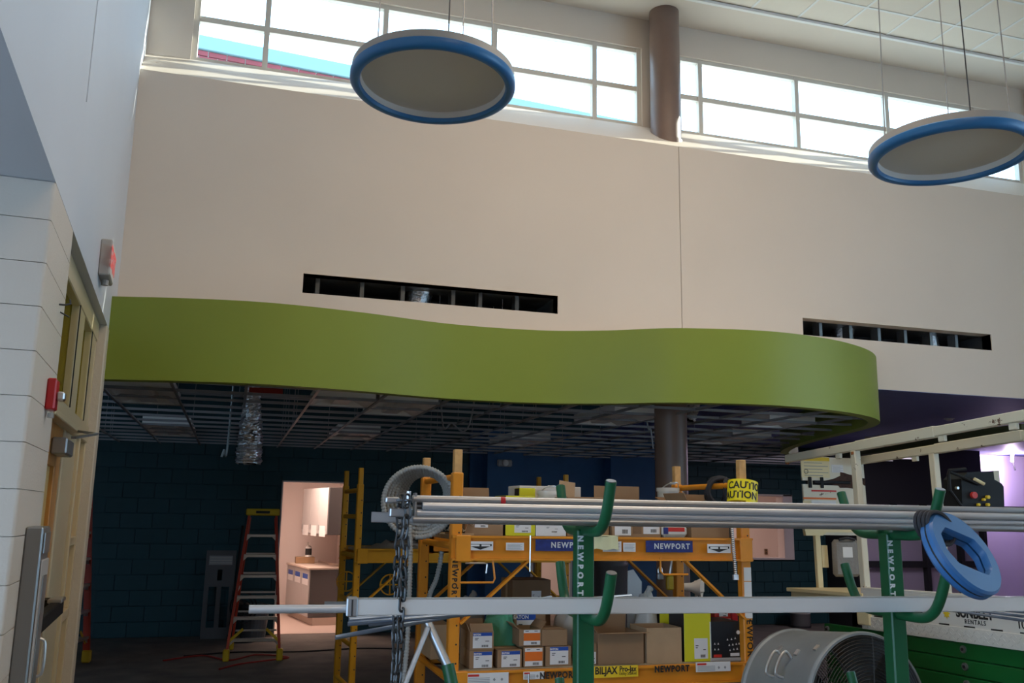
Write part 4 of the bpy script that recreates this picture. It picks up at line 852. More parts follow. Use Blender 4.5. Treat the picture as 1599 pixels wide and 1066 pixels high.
t = thing('paper_slip', 'pale yellow paper hanging over the upper beam beside the green post', 'paper', (at(946, 840, 5.02).x, 5.02, 1.4)); P = [(-.08+.16*i/8, .012*math.sin(i*.9)-.01*(j/4), .14-.075*j/4+.004*math.sin(i*1.3)) for i in range(9) for j in range(5)]
MB().add(P, [(i*5+j, (i+1)*5+j, (i+1)*5+j+1, i*5+j+1) for i in range(8) for j in range(4)]).build('sheet', 'paper_yellow', t, smooth=True); MB().box(-.08, .08, .0, .16, .14, .143).build('top_fold', 'paper_yellow', t)
# flexible conduit coil over the left rung
def corr(pts, r, pitch=.017):
    P = [Vector(p) for p in pts]; d = [0]
    for a, b in zip(P, P[1:]): d.append(d[-1]+(b-a).length)
    n = int(d[-1]/pitch*3); out = []; j = 0
    for k in range(n+1):
        q = d[-1]*k/n
        while j < len(d)-2 and d[j+1] < q: j += 1
        f = (q-d[j])/max(1e-9, d[j+1]-d[j]); out.append(P[j].lerp(P[j+1], f))
    return out, [r*(1.0 if k % 3 else .72) for k in range(len(out))]
cc = at(655, 788, 5.45); t = thing('conduit_coil', 'coil of grey corrugated flexible conduit hung on the scaffold end rung', 'conduit', (cc.x, 5.45, cc.z-.25)); O = t.location
Rr = random.Random(4)
for k in range(7):
    r_ = (.205, .192, .178, .163, .150, .138, .125)[k]; ang = math.radians(10+3*k); ex = Vector((math.cos(ang), -math.sin(ang), 0)); ez = Vector((0, 0, 1)); c0 = Vector((.175-r_, -.13+.035*k, .245+.008*k))
    pts = [c0 + ex*r_*math.cos(a) + ez*(r_*.98*math.sin(a)+.02) for a in [2*PI*i/48 for i in range(49)]]
    P, r = corr(pts, .0165); MB().tube(P, r, 7).build('coil_loop', 'conduit_grey', t, smooth=True, sharp=80)
def tail(pts): P, r = corr([p-O for p in crom(pts, 12)], .016); MB().tube(P, r, 7).build('loose_end', 'conduit_grey', t, smooth=True, sharp=80)
tail([at(640, 820, 5.3), at(641, 860, 5.28), at(639, 930, 5.25), at(636, 1000, 5.22), at(630, 1066, 5.2)])
tail([at(690, 860, 5.5), at(687, 880, 5.5), at(681, 905, 5.5), at(672, 925, 5.45), at(664, 960, 5.4)])
# caution tape roll and black cable on the right end
p = at(1152, 765, SY); t = thing('caution_tape_roll', 'roll of yellow caution tape slipped over the scaffold post', 'tape', (SX+1.83, SY, at(1152, 787, SY).z+.005), 0, None, (math.radians(-8), math.radians(9), 0))
R0 = .094; MB().lathe([(.052, 0), (R0, 0), (R0, .135), (.052, .135)], 40, None, True).build('roll', 'tape_yellow', t, smooth=True); MB().lathe([(.048, .002), (.052, .002), (.052, .137), (.048, .137)], 30, None, True).build('core', 'card_light', t)
text('CAUTION', .062, (0, 0, .095), t, 'ink', wrap=(R0+.0008, -.15), bold=.0016); text('CAUTION', .062, (0, 0, .035), t, 'ink', wrap=(R0+.0008, -.9), bold=.0016)
P = [(-.03+.03*i-.012*j, -R0-.004-.008*math.sin(j), .0-.02*j) for i in range(4) for j in range(6)]; MB().add(P, [(i*6+j, (i+1)*6+j, (i+1)*6+j+1, i*6+j+1) for i in range(3) for j in range(5)]).build('loose_tail', 'tape_yellow', t, smooth=True); text('CA', .045, (.0, -R0-.014, -.045), t, 'ink', (PI/2, 0, 0), bold=.0015)
cc = at(1120, 764, 5.45); t = thing('cable_coil', 'black cable coil hung on the right scaffold rung beside the caution tape', 'cable', (cc.x, 5.45, cc.z-.1))
for k in range(7):
    ang = math.radians(35+6*k); c0 = Vector((.01*(k-3)+.01, .035*(k-3), .085)); pts = [c0 + Vector((math.cos(ang)*.085*math.cos(a), -math.sin(ang)*.085*math.cos(a), (.085+.006*(k % 3))*math.sin(a))) for a in [2*PI*i/24 for i in range(24)]]
    MB().tube(pts, .010, 7, True).build('cable_loop', 'fabric_dark', t, smooth=True)
MB().tube(crom([(.0, -.12, .17), (-.03, -.15, .12), (-.02, -.16, .02), (.0, -.16, -.06)], 6), .012, 8).build('loose_end', 'fabric_dark', t, smooth=True)
# threaded rod, small hanging bits, work light under the upper shelf
a, b = at(1140, 790, 5.04), at(1149, 905, 5.0); t = thing('threaded_rod', 'grey threaded rod leaning on the right end of the upper beam', 'rod', b); P, r = corr([a-b, Vector((0, 0, 0))], .011, .012); MB().tube(P, r, 7).build('rod', 'galv_dull', t); MB().cyl((0, 0, 0), ((a-b).normalized()*.03), .018, 6).build('nut', 'galv', t)
t = thing('yellow_handle_tool', 'yellow handled tool hanging under the upper shelf at right', 'tool', at(1046, 921, 5.8)); MB().bbox(-.025, .025, -.02, .02, 0, .10, .01).build('handle', 'ladder_yellow', t); MB().tube([(0, 0, .10), (.01, 0, .16), (.03, 0, .24)], .007, 6).build('shank', 'alu', t)
t = thing('padlock', 'steel padlock hanging under the upper shelf at right', 'padlock', at(1031, 905, 5.75)); MB().bbox(-.022, .022, -.012, .012, 0, .045, .006).build('body', 'steel_grey', t); MB().tube(crom([(-.014, 0, .045), (-.014, 0, .07), (0, 0, .085), (.014, 0, .07), (.014, 0, .045)], 4), .005, 6).build('shackle', 'alu', t); MB().cyl((0, 0, .085), (0, 0, .17), .003, 6).build('cord', 'alu', t)
t = thing('work_light', 'pale work lamp lying behind the lower shelf cartons at right', 'lamp', at(1080, 925, 6.6)); Mx = rotm(PI/2, 0, .9).to_4x4() @ Matrix.Translation((0, .04, 0))
MB().lathe([(.03, -.06), (.035, 0), (.075, .08), (.07, .08), (.03, .01), (0, .01)], 20, Mx).build('head', 'white_plastic', t, smooth=True); MB().bbox(.03, .10, -.03, .03, .0, .09, .01).build('ballast', 'white_plastic', t); MB().cyl((.04, 0, .0), (.04, 0, -t.location.z+.02), .012, 8).build('pole', 'alu', t)
for a in (0, 2.1, 4.2): MB().bar((.04, 0, .25-t.location.z), (.04+.28*math.cos(a), .28*math.sin(a), .01-t.location.z), .015, .01).build('tripod_leg', 'alu', t)
t = thing('white_flap_board', 'white cut board catching light behind the lower shelf', 'board', (at(989, 930, 5.75).x, 5.75, D0)); MB().prism([(-.05, 0), (.05, 0), (.06, .42), (0, .50), (-.04, .49)], -.004, .004, rotm(PI/2).to_4x4()).build('board', 'label_white', t); MB().box(-.05, .05, .004, .02, 0, .005).build('foot', 'label_white', t)
# ================================================================== green pipe rack and what it carries
RK = Vector((1.21, 3.10, 0)); RZ = math.radians(-4.7); RX = Vector((math.cos(RZ), math.sin(RZ), 0)); RY = Vector((-math.sin(RZ), math.cos(RZ), 0))
def ronto(u, v, yo=0.):                 # rack coordinates of what a pixel shows on the rack plane y = yo
    d = _r3*((u-799.5)/FPX) - _u3*((v-533)/FPX) + _f2; c = Vector((0, 0, EYE)); k = (RK+RY*yo-c).dot(RY)/d.dot(RY); p = c+d*k-RK
    return Vector((p.dot(RX), p.dot(RY), p.z))
rk = thing('pipe_rack', 'green steel pipe rack with curved arms in the foreground', 'rack', RK, RZ); PX2 = 1.224
LV = (1.600, 1.308, .88)
for i, x in enumerate((0, PX2)):
    po = MB().bbox(x-.031, x+.031, -.031, .031, .10, 1.605, .005).build('post', 'rack_green', rk)
    text('NEWPORT', .027, (x-.021, -.0318, 1.482 if i == 0 else 1.478), po, 'stencil', (PI/2, PI/2, 0), bold=.0014, spacing=1.9)
    for z in LV:
        for s in (-1, 1):
            pts = [(x, 0, z)] + [(x+.0*s, s*q, z+h) for q, h in ((.06, 0), (.13, 0), (.19, .006), (.235, .03), (.265, .065), (.29, .11), (.315, .165))]
            a = MB().tube(crom(pts, 4), .0185, 14).build('arm', 'rack_green', rk, smooth=True)
            MB().cyl((x, s*.315, z+.165), (x, s*.3158, z+.1672), .0165, 14).build('arm_end', 'steel_grey', a)
    MB().bbox(x-.04, x+.04, -.55, .55, .06, .12, .006).build('foot', 'rack_green', rk)
    for y in (-.5, .5): MB().lathe([(0, -.018), (.045, -.018), (.05, 0), (.045, .018), (0, .018)], 16, Matrix.Translation((x, y, .05)) @ rotm(0, PI/2).to_4x4()).build('caster', 'rubber', rk)
for z in (.12, .6): MB().bbox(0, PX2, -.025, .025, z, z+.05, .004).build('tie_bar', 'rack_green', rk)
MB().bar((PX2+.001, -.034, 1.35), (PX2+.001, -.034, 1.352), .06, .001).build('weld_mark', 'dark_steel', rk)
def lay(name, label, cat, mk, x0, x1, y, z, group=None):
    p = RK+RX*x0+RY*y; t = thing(name, label, cat, (p.x, p.y, z), RZ, group); mk(t, x1-x0); return t
def conduit(r, m):
    def f(t, L):
        MB().pipe((0, 0, 0), (L, 0, 0), r, r*.86, 16).build('tube', m, t, smooth=True)
    return f
Rn = random.Random(2); z0 = LV[0]+.0185
for row in range(4):
    for k in range(5):
        x0 = ronto(638+Rn.choice((0, 0, 6, 14)), 800).x
        o = MB().pipe((0, 0, 0), (3.0, 0, 0), .0125, .0108, 16).build('conduit_pipe', 'galv' if (row+k) % 3 else 'galv_dull', smooth=True)
        p = RK+RX*x0+RY*(-.145+k*.027+(.0135 if row % 2 else 0)); o.location = (p.x, p.y, z0+.013+row*.0222); o.rotation_euler = (0, 0, RZ)
        if row == 3 and k == 0: xt = ronto(773, 785).x-x0; MB().cyl((xt-.008, 0, 0), (xt+.008, 0, 0), .0129, 16).build('red_tape', 'red_plastic', o)
        tag(o, ('nearest', 'second', 'middle', 'fourth', 'farthest')[k]+' galvanised conduit of the '+('bottom', 'second', 'third', 'top')[row]+' row in the upper bundle', 'conduit', 'upper bundle of conduits on the rack')
def strut(w, h, m='galv'):
    def f(t, L):
        mb = MB(); q = .0025; mb.box(0, L, -w/2, w/2, 0, q).box(0, L, -w/2, -w/2+q, 0, h).box(0, L, w/2-q, w/2, 0, h).box(0, L, -w/2, -w/2+w*.24, h-q, h).box(0, L, w/2-w*.24, w/2, h-q, h); mb.build('channel', m, t)
        mb = MB()
        for k in range(3): mb.box(.04+k*.06, .075+k*.06, -.006, .006, q, q+.0008)
        mb.build('slot_holes', 'ink', t)
    return f
lay('strut_channel', 'grey steel strut poking out left below the upper bundle', 'strut', strut(.04, .036, 'galv_dull'), ronto(581, 820).x, ronto(581, 820).x+3.0, .045, z0, None)
mb = None
c = ronto(622, 800, -.1); t = lay('pipe_clamp', 'steel clamp fitting at the left end of the upper bundle', 'clamp', lambda t, L: None, c.x, c.x, -.1, z0+.02)
MB().bbox(-.03, .04, -.03, .04, 0, .03, .004).bbox(-.045, .0, -.03, .04, .045, .065, .004).build('block', 'galv_dull', t); MB().cyl((.03, -.02, .0), (.03, -.02, .085), .008, 8).build('bolt', 'galv', t); MB().box(.05, .056, -.04, .03, 0, .08).build('plate', 'galv_dull', t)
z1 = LV[1]+.0185
lay('strut_channel', 'heavy bright steel strut lying along the lower arms', 'strut', strut(.045, .052, 'strut_bright'), ronto(556, 940, -.10).x, ronto(556, 940, -.10).x+3.3, -.10, z1)
MBs = lay('strut_connector', 'square steel connector at the left end of the lower strut', 'connector', lambda t, L: None, ronto(541, 941, -.10).x, 0, -.10, z1)
MB().bbox(0, .036, -.028, .028, -.004, .056, .004).build('sleeve', 'galv_dull', MBs); MB().box(.015, .02, -.030, -.028, .0, .05).build('seam', 'dark_steel', MBs)
lay('strut_channel', 'short end of a second steel strut behind the lower one', 'strut', strut(.03, .026, 'galv_dull'), ronto(507, 936, .06).x, ronto(507, 936, .06).x+2.9, .06, z1)
t = lay('conduit_pipe', 'single steel conduit reaching far left towards the stepladder', 'conduit', conduit(.0135, 'galv'), ronto(389, 948, -.056).x, ronto(389, 948, -.056).x+3.0, -.056, z1+.0145)
# thin bluish rods, sloping
for i, (ua, va, ub, vb, ya, yb) in enumerate(((545, 968, 905, 939, .02, .12), (543, 974, 905, 943, .0, .10), (576, 975, 905, 940, .04, .16), (524, 995, 800, 944, -.05, .12))):
    a, b = ronto(ua, va, ya), ronto(ub, vb, yb); b = a+(b-a)*1.25; A = RK+RX*a.x+RY*a.y+Vector((0, 0, a.z)); B = RK+RX*b.x+RY*b.y+Vector((0, 0, b.z))
    o = MB().pipe((0, 0, 0), B-A, .0075 if i else .013, .006, 10).build('steel_rod', 'rod_blue', smooth=True); o.location = A; tag(o, ['thickest bluish rod under the left end of the lower strut', 'second bluish rod under the left end of the lower strut', 'short bluish rod starting nearer the chain', 'lowest thin bluish rod drooping far left'][i], 'rod')
for i, (va, vb) in enumerate(((938, 950), (942, 957), (946, 964))):
    a, b = ronto(1440, va, .10), ronto(1620, vb+8, -.02); A = RK+RX*a.x+RY*a.y+Vector((0, 0, a.z)); B = RK+RX*b.x+RY*b.y+Vector((0, 0, b.z)); B = A+(B-A)*1.6
    o = MB().pipe((0, 0, 0), B-A, .0055, .004, 10).build('steel_rod', 'rod_blue', smooth=True); o.location = A; tag(o, ['upper', 'middle', 'lower'][i]+' bluish rod sloping below the fish tape reel at right', 'rod')
# chain
ch = thing('steel_chain', 'dark steel chain looped over the left end of the pipe bundle', 'chain', atd(622, 1090, 2.98)); O = ch.location
lp = [(.0105*math.cos(a), 0, (.012 if math.sin(a) > 0 else -.012)+.0105*math.sin(a)) for a in [2*PI*i/16+.001 for i in range(16)]]
lk = MB().tube(lp, .0042, 6, True).build('link', 'chain_steel', ch, smooth=True); first = True
for (u0, u1, dd) in ((636, 620, 2.96), (624, 614, 3.02)):
    A, B = atd(u0, 782, dd), atd(u1, 1090, dd-.02); n = int((A-B).length/.033)
    for k in range(n+1):
        p = A.lerp(B, k/n)-O; o = lk if first else lk.copy()
        if not first: COL.objects.link(o)
        first = False; o.location = p + Vector((random.uniform(-.003, .003), random.uniform(-.003, .003), 0)); o.rotation_euler = (random.uniform(-.15, .15), random.uniform(-.15, .15), (PI/2 if k % 2 else 0)+.5+random.uniform(-.3, .3))
for k in range(4):
    o = lk.copy(); COL.objects.link(o); o.location = atd(636-4*k, 781, 2.97+.016*k)-O; o.rotation_euler = (PI/2, 0, .3*k)
# bender under the rods
A, B, C_ = atd(666, 968, 4.3), atd(700, 1042, 4.2), atd(710, 1090, 4.15)
t = thing('conduit_bender', 'grey tube handle with green grip standing left of the lower shelf', 'tool', C_); MB().cyl(A-C_, B-C_, .021, 14).build('tube', 'galv_dull', t, smooth=True); MB().cyl(B-C_-(C_-B)*.1, (0, 0, 0), .03, 14).build('grip', 'rack_green', t, smooth=True)
mb = MB(); mb.tube(crom([A-C_+Vector((-.06, 0, .02)), A-C_+Vector((0, 0, .03)), A-C_+Vector((.05, 0, .07)), A-C_+Vector((.10, 0, .085))], 5), .022, 8).build('shoe', 'conduit_grey', t, smooth=True)
A, B = atd(668, 980, 4.25), atd(626, 1085, 4.1); t = thing('thin_pipe', 'bright thin pipe leaning across the conduit tail at bottom left', 'pipe', B); MB().pipe(A-B, (0, 0, 0), .0125, .010, 12).build('tube', 'galv', t, smooth=True); MB().cyl(A-B, (A-B)*1.02, .015, 10).build('cap', 'galv_dull', t)
# fish tape reel
def framefrom(n, upv):
    n = n.normalized(); x = upv.cross(n).normalized(); y = n.cross(x); M = Matrix((x, y, n)).transposed(); return M
n = .60*(-_f2) + .80*(.62*_r3 + .78*_u3); Mx = framefrom(n, _u3)
c = atd(1500, 866, 2.98); ft = thing('fish_tape_reel', 'blue fish tape reel hanging on the right rack arm', 'reel', c, 0, None, Mx.to_euler()); Ro = .150
def ring(z0, z1, ro):
    mb = MB(); n = 48; P = []; oct_ = []
    for i in range(n):
        a = 2*PI*i/n; P += [(ro*math.cos(a), ro*math.sin(a))]
        m_ = max(abs(math.cos(a))/.100, abs(math.sin(a))/.066, (abs(math.cos(a))+abs(math.sin(a)))/.130); oct_.append((math.cos(a)/m_, math.sin(a)/m_))
    R_ = rotm(0, 0, -.5); oct_ = [(R_ @ Vector((x, y, 0))).to_2d() for x, y in oct_]; oct_ = [oct_[int((i+n*.5/(2*PI)) % n)] for i in range(n)]
    bv = .008 if z1 > z0 else -.008
    V = [(x*.95, y*.95, z1) for x, y in P] + [(x, y, z1-bv) for x, y in P] + [(x, y, z0) for x, y in P] + [(x, y, z0) for x, y in oct_] + [(x, y, z1-bv) for x, y in oct_] + [(x*1.05, y*1.05, z1) for x, y in oct_]
    mb.add(V, [(k*n+i, k*n+(i+1) % n, ((k+1) % 6)*n+(i+1) % n, ((k+1) % 6)*n+i) for k in range(6) for i in range(n)]); return mb
ring(.003, .026, Ro).build('front_shell', 'reel_blue', ft, smooth=True); ring(-.003, -.026, Ro).build('rear_shell', 'reel_blue', ft, smooth=True)
MB().lathe([(Ro*.9, -.003), (Ro*.985, -.003), (Ro*.985, .003), (Ro*.9, .003)], 48, None, True).build('seam', 'ink', ft)
c = atd(1450, 824, 3.04); t = thing('cable_loop', 'dark braided cable loop wrapped round the right rack arm', 'cable', c-Vector((0, 0, .05)))
for k in range(4): MB().tube([Vector((.066*math.cos(a)+.006*k, .05*math.cos(a)*.3-.012*k, .05+.05*math.sin(a)-.02*math.cos(a))) for a in [2*PI*i/24 for i in range(24)]], .0065, 7, True).build('strand', 'fabric_dark', t, smooth=True)
# ================================================================== drum fan
Fc = atd(1357, 1112, 4.8); Bc = atd(1246, 1096, 5.3); ax = (Bc-Fc).normalized(); Lf = (Bc-Fc).length; Rf = .402
fan = thing('drum_fan', 'large grey drum fan with black wire guard in front of the lift', 'fan', (Fc.x, Fc.y, 0)); OF = Vector((Fc.x, Fc.y, 0)); MF = Matrix.Translation(Fc-OF) @ framefrom(ax, Vector((0, 0, 1))).to_4x4()
prof = [(Rf, -.01), (Rf+.006, 0), (Rf+.006, .02), (Rf, .03), (Rf*.995, Lf-.03), (Rf+.008, Lf-.02), (Rf+.008, Lf), (Rf-.012, Lf), (Rf-.012, -.01)]
MB().lathe(prof, 72, MF, True).build('drum', 'drum_grey', fan, smooth=True)
def guard(z, m):
    mb = MB()
    for k in range(22):
        r = .05+(Rf-.055)*k/21; mb.tube([MF @ Vector((r*math.cos(a), r*math.sin(a), z-.03*(1-(r/Rf)**2))) for a in [2*PI*i/48 for i in range(48)]], .0024, 4, True)
    mb.build('guard_rings', m, fan, kind='stuff'); mb = MB()
    for k in range(8):
        a = 2*PI*k/8+.2; mb.tube([MF @ Vector((r*math.cos(a), r*math.sin(a), z-.033*(1-(r/Rf)**2))) for r in (.03, .15, .28, Rf-.005)], .0035, 4)
    mb.build('guard_spokes', m, fan, kind='stuff')
guard(-.005, 'ink'); guard(Lf-.01, 'ink')
MB().lathe([(0, .05), (.06, .05), (.07, .08), (.07, .32), (.05, .34), (0, .34)], 24, MF).build('motor', 'black_plastic', fan, smooth=True)
for k in range(3):
    a0 = k*2*PI/3+.5; P = []
    for i in range(7):
        for j in range(5): r = .06+.30*i/6; a = a0+(j-2)*.22*(1-.2*i/6); P.append(MF @ Vector((r*math.cos(a), r*math.sin(a), .14+(j-2)*.03)))
    b = MB().add(P, [(i*5+j, (i+1)*5+j, (i+1)*5+j+1, i*5+j+1) for i in range(6) for j in range(4)]).build('blade', 'dark_steel', fan, smooth=True); sm = b.modifiers.new('thickness', 'SOLIDIFY'); sm.thickness = .003
def ondrum(ang, z, r=Rf): return MF @ Vector((r*math.cos(ang), r*math.sin(ang), z))
up_a = None
for a in [i*.05 for i in range(126)]:
    q = ondrum(a, .2)
    if up_a is None or q.z > best[0]: up_a = a; best = (q.z, q)
lf = max((up_a-.9, up_a+.9), key=lambda a: -ondrum(a, .2).x)
sg = 1 if lf > up_a else -1
hp = [ondrum(up_a+sg*d, z, Rf+h) for d, z, h in ((.80, .22, 0), (.80, .22, .05), (.95, .22, .06), (1.10, .22, .05), (1.10, .22, 0))]
MB().tube(crom(hp, 5), .008, 8).build('handle', 'alu', fan, smooth=True); hp = [ondrum(up_a+sg*d, z, Rf+h) for d, z, h in ((.80, .30, 0), (.80, .30, .05), (.95, .30, .06), (1.10, .30, .05), (1.10, .30, 0))]
MB().tube(crom(hp, 5), .008, 8).build('handle', 'alu', fan, smooth=True)
for d, z in ((.66, .20), (.62, .36), (.55, .08)): MB().bar(ondrum(up_a+sg*d, z, Rf+.004), ondrum(up_a+sg*(d+.09), z, Rf+.004), .022, .008).build('clip', 'alu', fan)
fz = Fc.z
for s in (-1, 1):
    MB().bar((s*(Rf+.03), Lf*.5, fz), (s*(Rf+.03), Lf*.5, .12), .04, .02).build('stand_leg', 'drum_grey', fan); MB().bar((s*(Rf+.03), -.25, .10), (s*(Rf+.03), Lf+.15, .10), .05, .04).build('stand_foot', 'drum_grey', fan)
    for y in (-.22, Lf+.12): MB().lathe([(0, -.02), (.09, -.02), (.1, 0), (.09, .02), (0, .02)], 20, Matrix.Translation((s*(Rf+.07), y, .1)) @ rotm(0, PI/2).to_4x4()).build('wheel', 'rubber', fan)
MB().bar((-(Rf+.03), Lf*.5, .12), (Rf+.03, Lf*.5, .12), .04, .03).build('stand_bar', 'drum_grey', fan)
# ================================================================== scissor lift
LA = atd(1237, 716, 7.5); LZ = math.radians(-3.6); TILT = math.radians(-2.2); lift = thing('scissor_lift', 'worn cream scissor lift with green folded arms at right', 'lift', (LA.x, LA.y, 0), 0, None, (TILT, 0, LZ)); LM = Matrix.Translation((LA.x, LA.y, 0)) @ Matrix.Rotation(LZ, 4, 'Z') @ Matrix.Rotation(TILT, 4, 'X'); LW_ = .66
LI = LM.inverted()
def lonx(u, v, x):                       # lift coordinates of what a pixel shows on the lift plane x
    d = LI.to_3x3() @ (_r3*((u-799.5)/FPX) - _u3*((v-533)/FPX) + _f2); c = LI @ Vector((0, 0, EYE)); return c + d*((x-c.x)/d.x)
def lony(u, v, y):
    d = LI.to_3x3() @ (_r3*((u-799.5)/FPX) - _u3*((v-533)/FPX) + _f2); c = LI @ Vector((0, 0, EYE)); return c + d*((y-c.y)/d.y)
rzt = LA.z+.005
for x in (0, LW_):
    r = MB().bbox(x-.022, x+.022, -3.3, 0, rzt-.032, rzt+.032, .006).build('top_rail', 'lift_cream', lift)
    MB().bbox(x-.016, x+.016, -.012, .004, rzt-.045, rzt+.02, .004).build('rusty_end', 'lift_rust', r); MB().bbox(x-.026, x+.026, -1.85, -1.0, rzt-.036, rzt+.036, .005).build('sleeve', 'lift_cream', r)
    for y in (-.75, -1.9, -2.5): MB().bbox(x-.012, x+.012, y-.03, y+.03, rzt-.07, rzt-.03, .004).build('lug', 'lift_cream', r)
    MB().bbox(x-.024, x+.024, -.99, -.93, 1.10, rzt-.03, .005).build('rail_post', 'lift_cream', lift); MB().bbox(x-.024, x+.024, -3.1, -3.04, 1.10, rzt-.03, .005).build('rail_post', 'lift_cream', lift)
MB().cyl((0, -.96, rzt-.04), (0, -.96, rzt-.06), .03, 12).build('post_cap', 'lift_rust', lift)
MB().tube([(LW_, -2.6, rzt-.03), (LW_, -2.62, rzt-.12), (LW_, -2.75, rzt-.18), (LW_, -2.9, rzt-.18)], .015, 8).build('hook_rail', 'lift_cream', lift)
# decal plate at the far end
P0 = lony(1250, 713, .0); P1 = lony(1356, 836, 0.); x0, x1 = P0.x, P1.x; zt, zb = P0.z, P1.z; zs = lony(1300, 753, 0).z
pl = wallbox(x0, x1, zb, zt, [(x0+.0, x0+.06, zs-.02, zs+.01), (x0+.09, x1-.10, zs-.025, zs+.012)], -.01, .01).build('end_plate', 'lift_panel', lift)
MB().box(x0+.05, x1-.09, .012, .03, zs-.04, zs+.03).build('slot_shadow', 'dark_void', pl); MB().bbox(x0+.10, x1-.14, -.02, -.008, zs-.012, zs+.012, .004).build('latch_bar', 'black_plastic', pl)
for x in (x0+.05, x0+.16): MB().bbox(x, x+.03, -.02, -.01, zs-.05, zs+.04, .003).build('latch', 'black_plastic', pl)
for u0, u1, v0, v1, m_ in ((1250, 1296, 712, 746, 'gate_cream'), (1250, 1295, 713, 720, 'label_yellow'), (1298, 1317, 725, 738, 'label_white'), (1267, 1306, 764.5, 768, 'label_red'), (1254, 1306, 776, 780, 'label_orange'), (1267, 1306, 781, 797, 'label_white'), (1254, 1266, 781, 797, 'gate_cream')):
    a, b = lony(u0, v0, -.0105), lony(u1, v1, -.0105); off = {'gate_cream': 0, 'label_yellow': .001, 'label_white': .0005}.get(m_, .0008); q = MB().box(a.x, b.x, -.0115-off, -.0101, b.z, a.z).build('decal', m_, pl)
    if m_ in ('gate_cream', 'label_white') and b.x-a.x > .08:
        mb = MB(); w, h = b.x-a.x, a.z-b.z
        for k in range(5): mb.box(a.x+w*.1, a.x+w*(.75+.2*(k % 2)), -.0122-off, -.0115-off, b.z+h*(.08+.15*k), b.z+h*(.11+.15*k))
        mb.build('print', 'grey_ink', q)
MB().tube([(lony(1257.5, 736, 0).x+.018*math.cos(a), -.0135, lony(1257.5, 736, 0).z+.018*math.sin(a)) for a in [2*PI*i/16 for i in range(16)]], .002, 4, True).build('no_symbol', 'ink', pl)
rp = [(lony(1220+x/5.33, 640+y/5.33, 0).x, lony(1220+x/5.33, 640+y/5.33, 0).z) for x, y in ((340, 592), (430, 572), (485, 547), (483, 516), (512, 522), (560, 538), (600, 545), (626, 582), (648, 564), (692, 570), (690, 632), (662, 612), (620, 640), (600, 656), (540, 648), (482, 648), (468, 630), (352, 606))]
MB().prism(rp, .0103, .0125, Matrix(((1,0,0,0),(0,0,-1,0),(0,1,0,0),(0,0,0,1)))).build('rust_patch', 'lift_rust_dark', pl)
# bracket and gate legs
def lp_(u, v, y=0.): return lony(u, v, y)
Mxz = Matrix(((1,0,0,0),(0,0,-1,0),(0,1,0,0),(0,0,0,1)))
pts = [(lp_(u, v).x, lp_(u, v).z) for u, v in ((1254, 822), (1257, 836), (1283, 836), (1288, 831), (1336, 831), (1341, 836), (1357, 837), (1362, 834), (1368, 834), (1362, 822))]
MB().prism(pts, -.02, .02, Mxz).build('bracket', 'gate_cream', lift)
for u0, u1 in ((1271, 1280), (1343, 1352)):
    a = lp_(u0, 836); b = lp_(u1, 912); MB().bbox(a.x, a.x+(u1-u0)*7.5/FPX, -.02, .02, 1.11, a.z+.01, .004).build('gate_leg', 'gate_cream', lift)
for u0, u1 in ((1281, 1292), (1333, 1343)): a = lp_(u0, 851); b = lp_(u1, 886); MB().bbox(a.x, a.x+(u1-u0)*7.5/FPX, -.012, .012, b.z, a.z, .003).build('gate_tab', 'gate_cream', lift)
a = lp_(1292, 842); b = lp_(1337, 900); pch = thing('document_pouch', 'dark dusty document pouch hanging in the lift end gate', 'pouch', LM @ Vector(((a.x+b.x)/2, -.05, b.z)), LZ); w = (b.x-a.x)/2; h = a.z-b.z
MB().bbox(-w, w, -.03, .03, 0, h, .025).build('pouch', 'bag_grey', pch, smooth=True); MB().bbox(-.045, .045, -.034, -.03, h*.52, h*.8, .001).build('tag', 'label_white', pch); MB().tube([(-w*.6, -.03, h), (0, -.035, h+.015), (w*.6, -.03, h)], .012, 6).build('rolled_top', 'fabric_dark', pch)
# deck and toe board
MB().bbox(-.06, LW_+.02, -1.0, .03, 1.085, 1.115, .004).build('deck_extension', 'gate_cream', lift)
MB().prism([(.0, 1.085), (.0, 1.02), (-.98, .985), (-.98, 1.085)], -.035, -.02, Matrix(((0,0,1,0),(1,0,0,0),(0,1,0,0),(0,0,0,1)))).build('deck_side', 'gate_cream', lift)
MB().bbox(-.03, LW_+.03, -3.3, -.95, .93, .985, .004).build('deck', 'lift_white', lift)
tb = MB().bbox(-.05, -.03, -3.3, -.97, .96, 1.14, .003).build('toe_board', 'lift_white', lift); MB().bbox(-.05, .02, -3.3, -.97, 1.138, 1.155, .003).build('toe_lip', 'lift_white', tb)
dp = MB().bbox(-.06, -.03, -3.3, -.97, .875, .963, .003).build('tread_strip', 'lift_white', lift); mb = MB()
for i in range(60):
    for j in range(3): mb.rbox((-.0605, -1.0-i*.036-(.018 if j % 2 else 0), .895+j*.024), (.003, .022, .005), rotm(.7 if (i+j) % 2 else -.7))
mb.build('tread_pattern', 'lift_white', dp, kind='stuff')
for k in range(9): MB().box(-.0525, -.05, -1.2-k*.22, -1.11-k*.22, .965, .973).build('hinge_slot', 'ink', tb)
hk = MB().bbox(-.07, -.035, -1.08, -.93, .90, 1.08, .008).build('corner_bracket', 'gate_cream', lift); MB().cyl((-.075, -.97, 1.05), (-.07, -.97, 1.05), .012, 10).cyl((-.075, -1.03, 1.05), (-.07, -1.03, 1.05), .012, 10).build('bolt', 'lift_rust', hk)
TR = (PI/2, 0, -PI/2)
q = lonx(1521, 962, -.052); text('SUNBELT', .075, (-.0508, q.y, q.z+.012), tb, 'ink', TR, bold=.003); q = lonx(1522, 969, -.052); text('RENTALS', .036, (-.0508, q.y, q.z-.01), tb, 'ink', TR, bold=.0008, spacing=1.25)
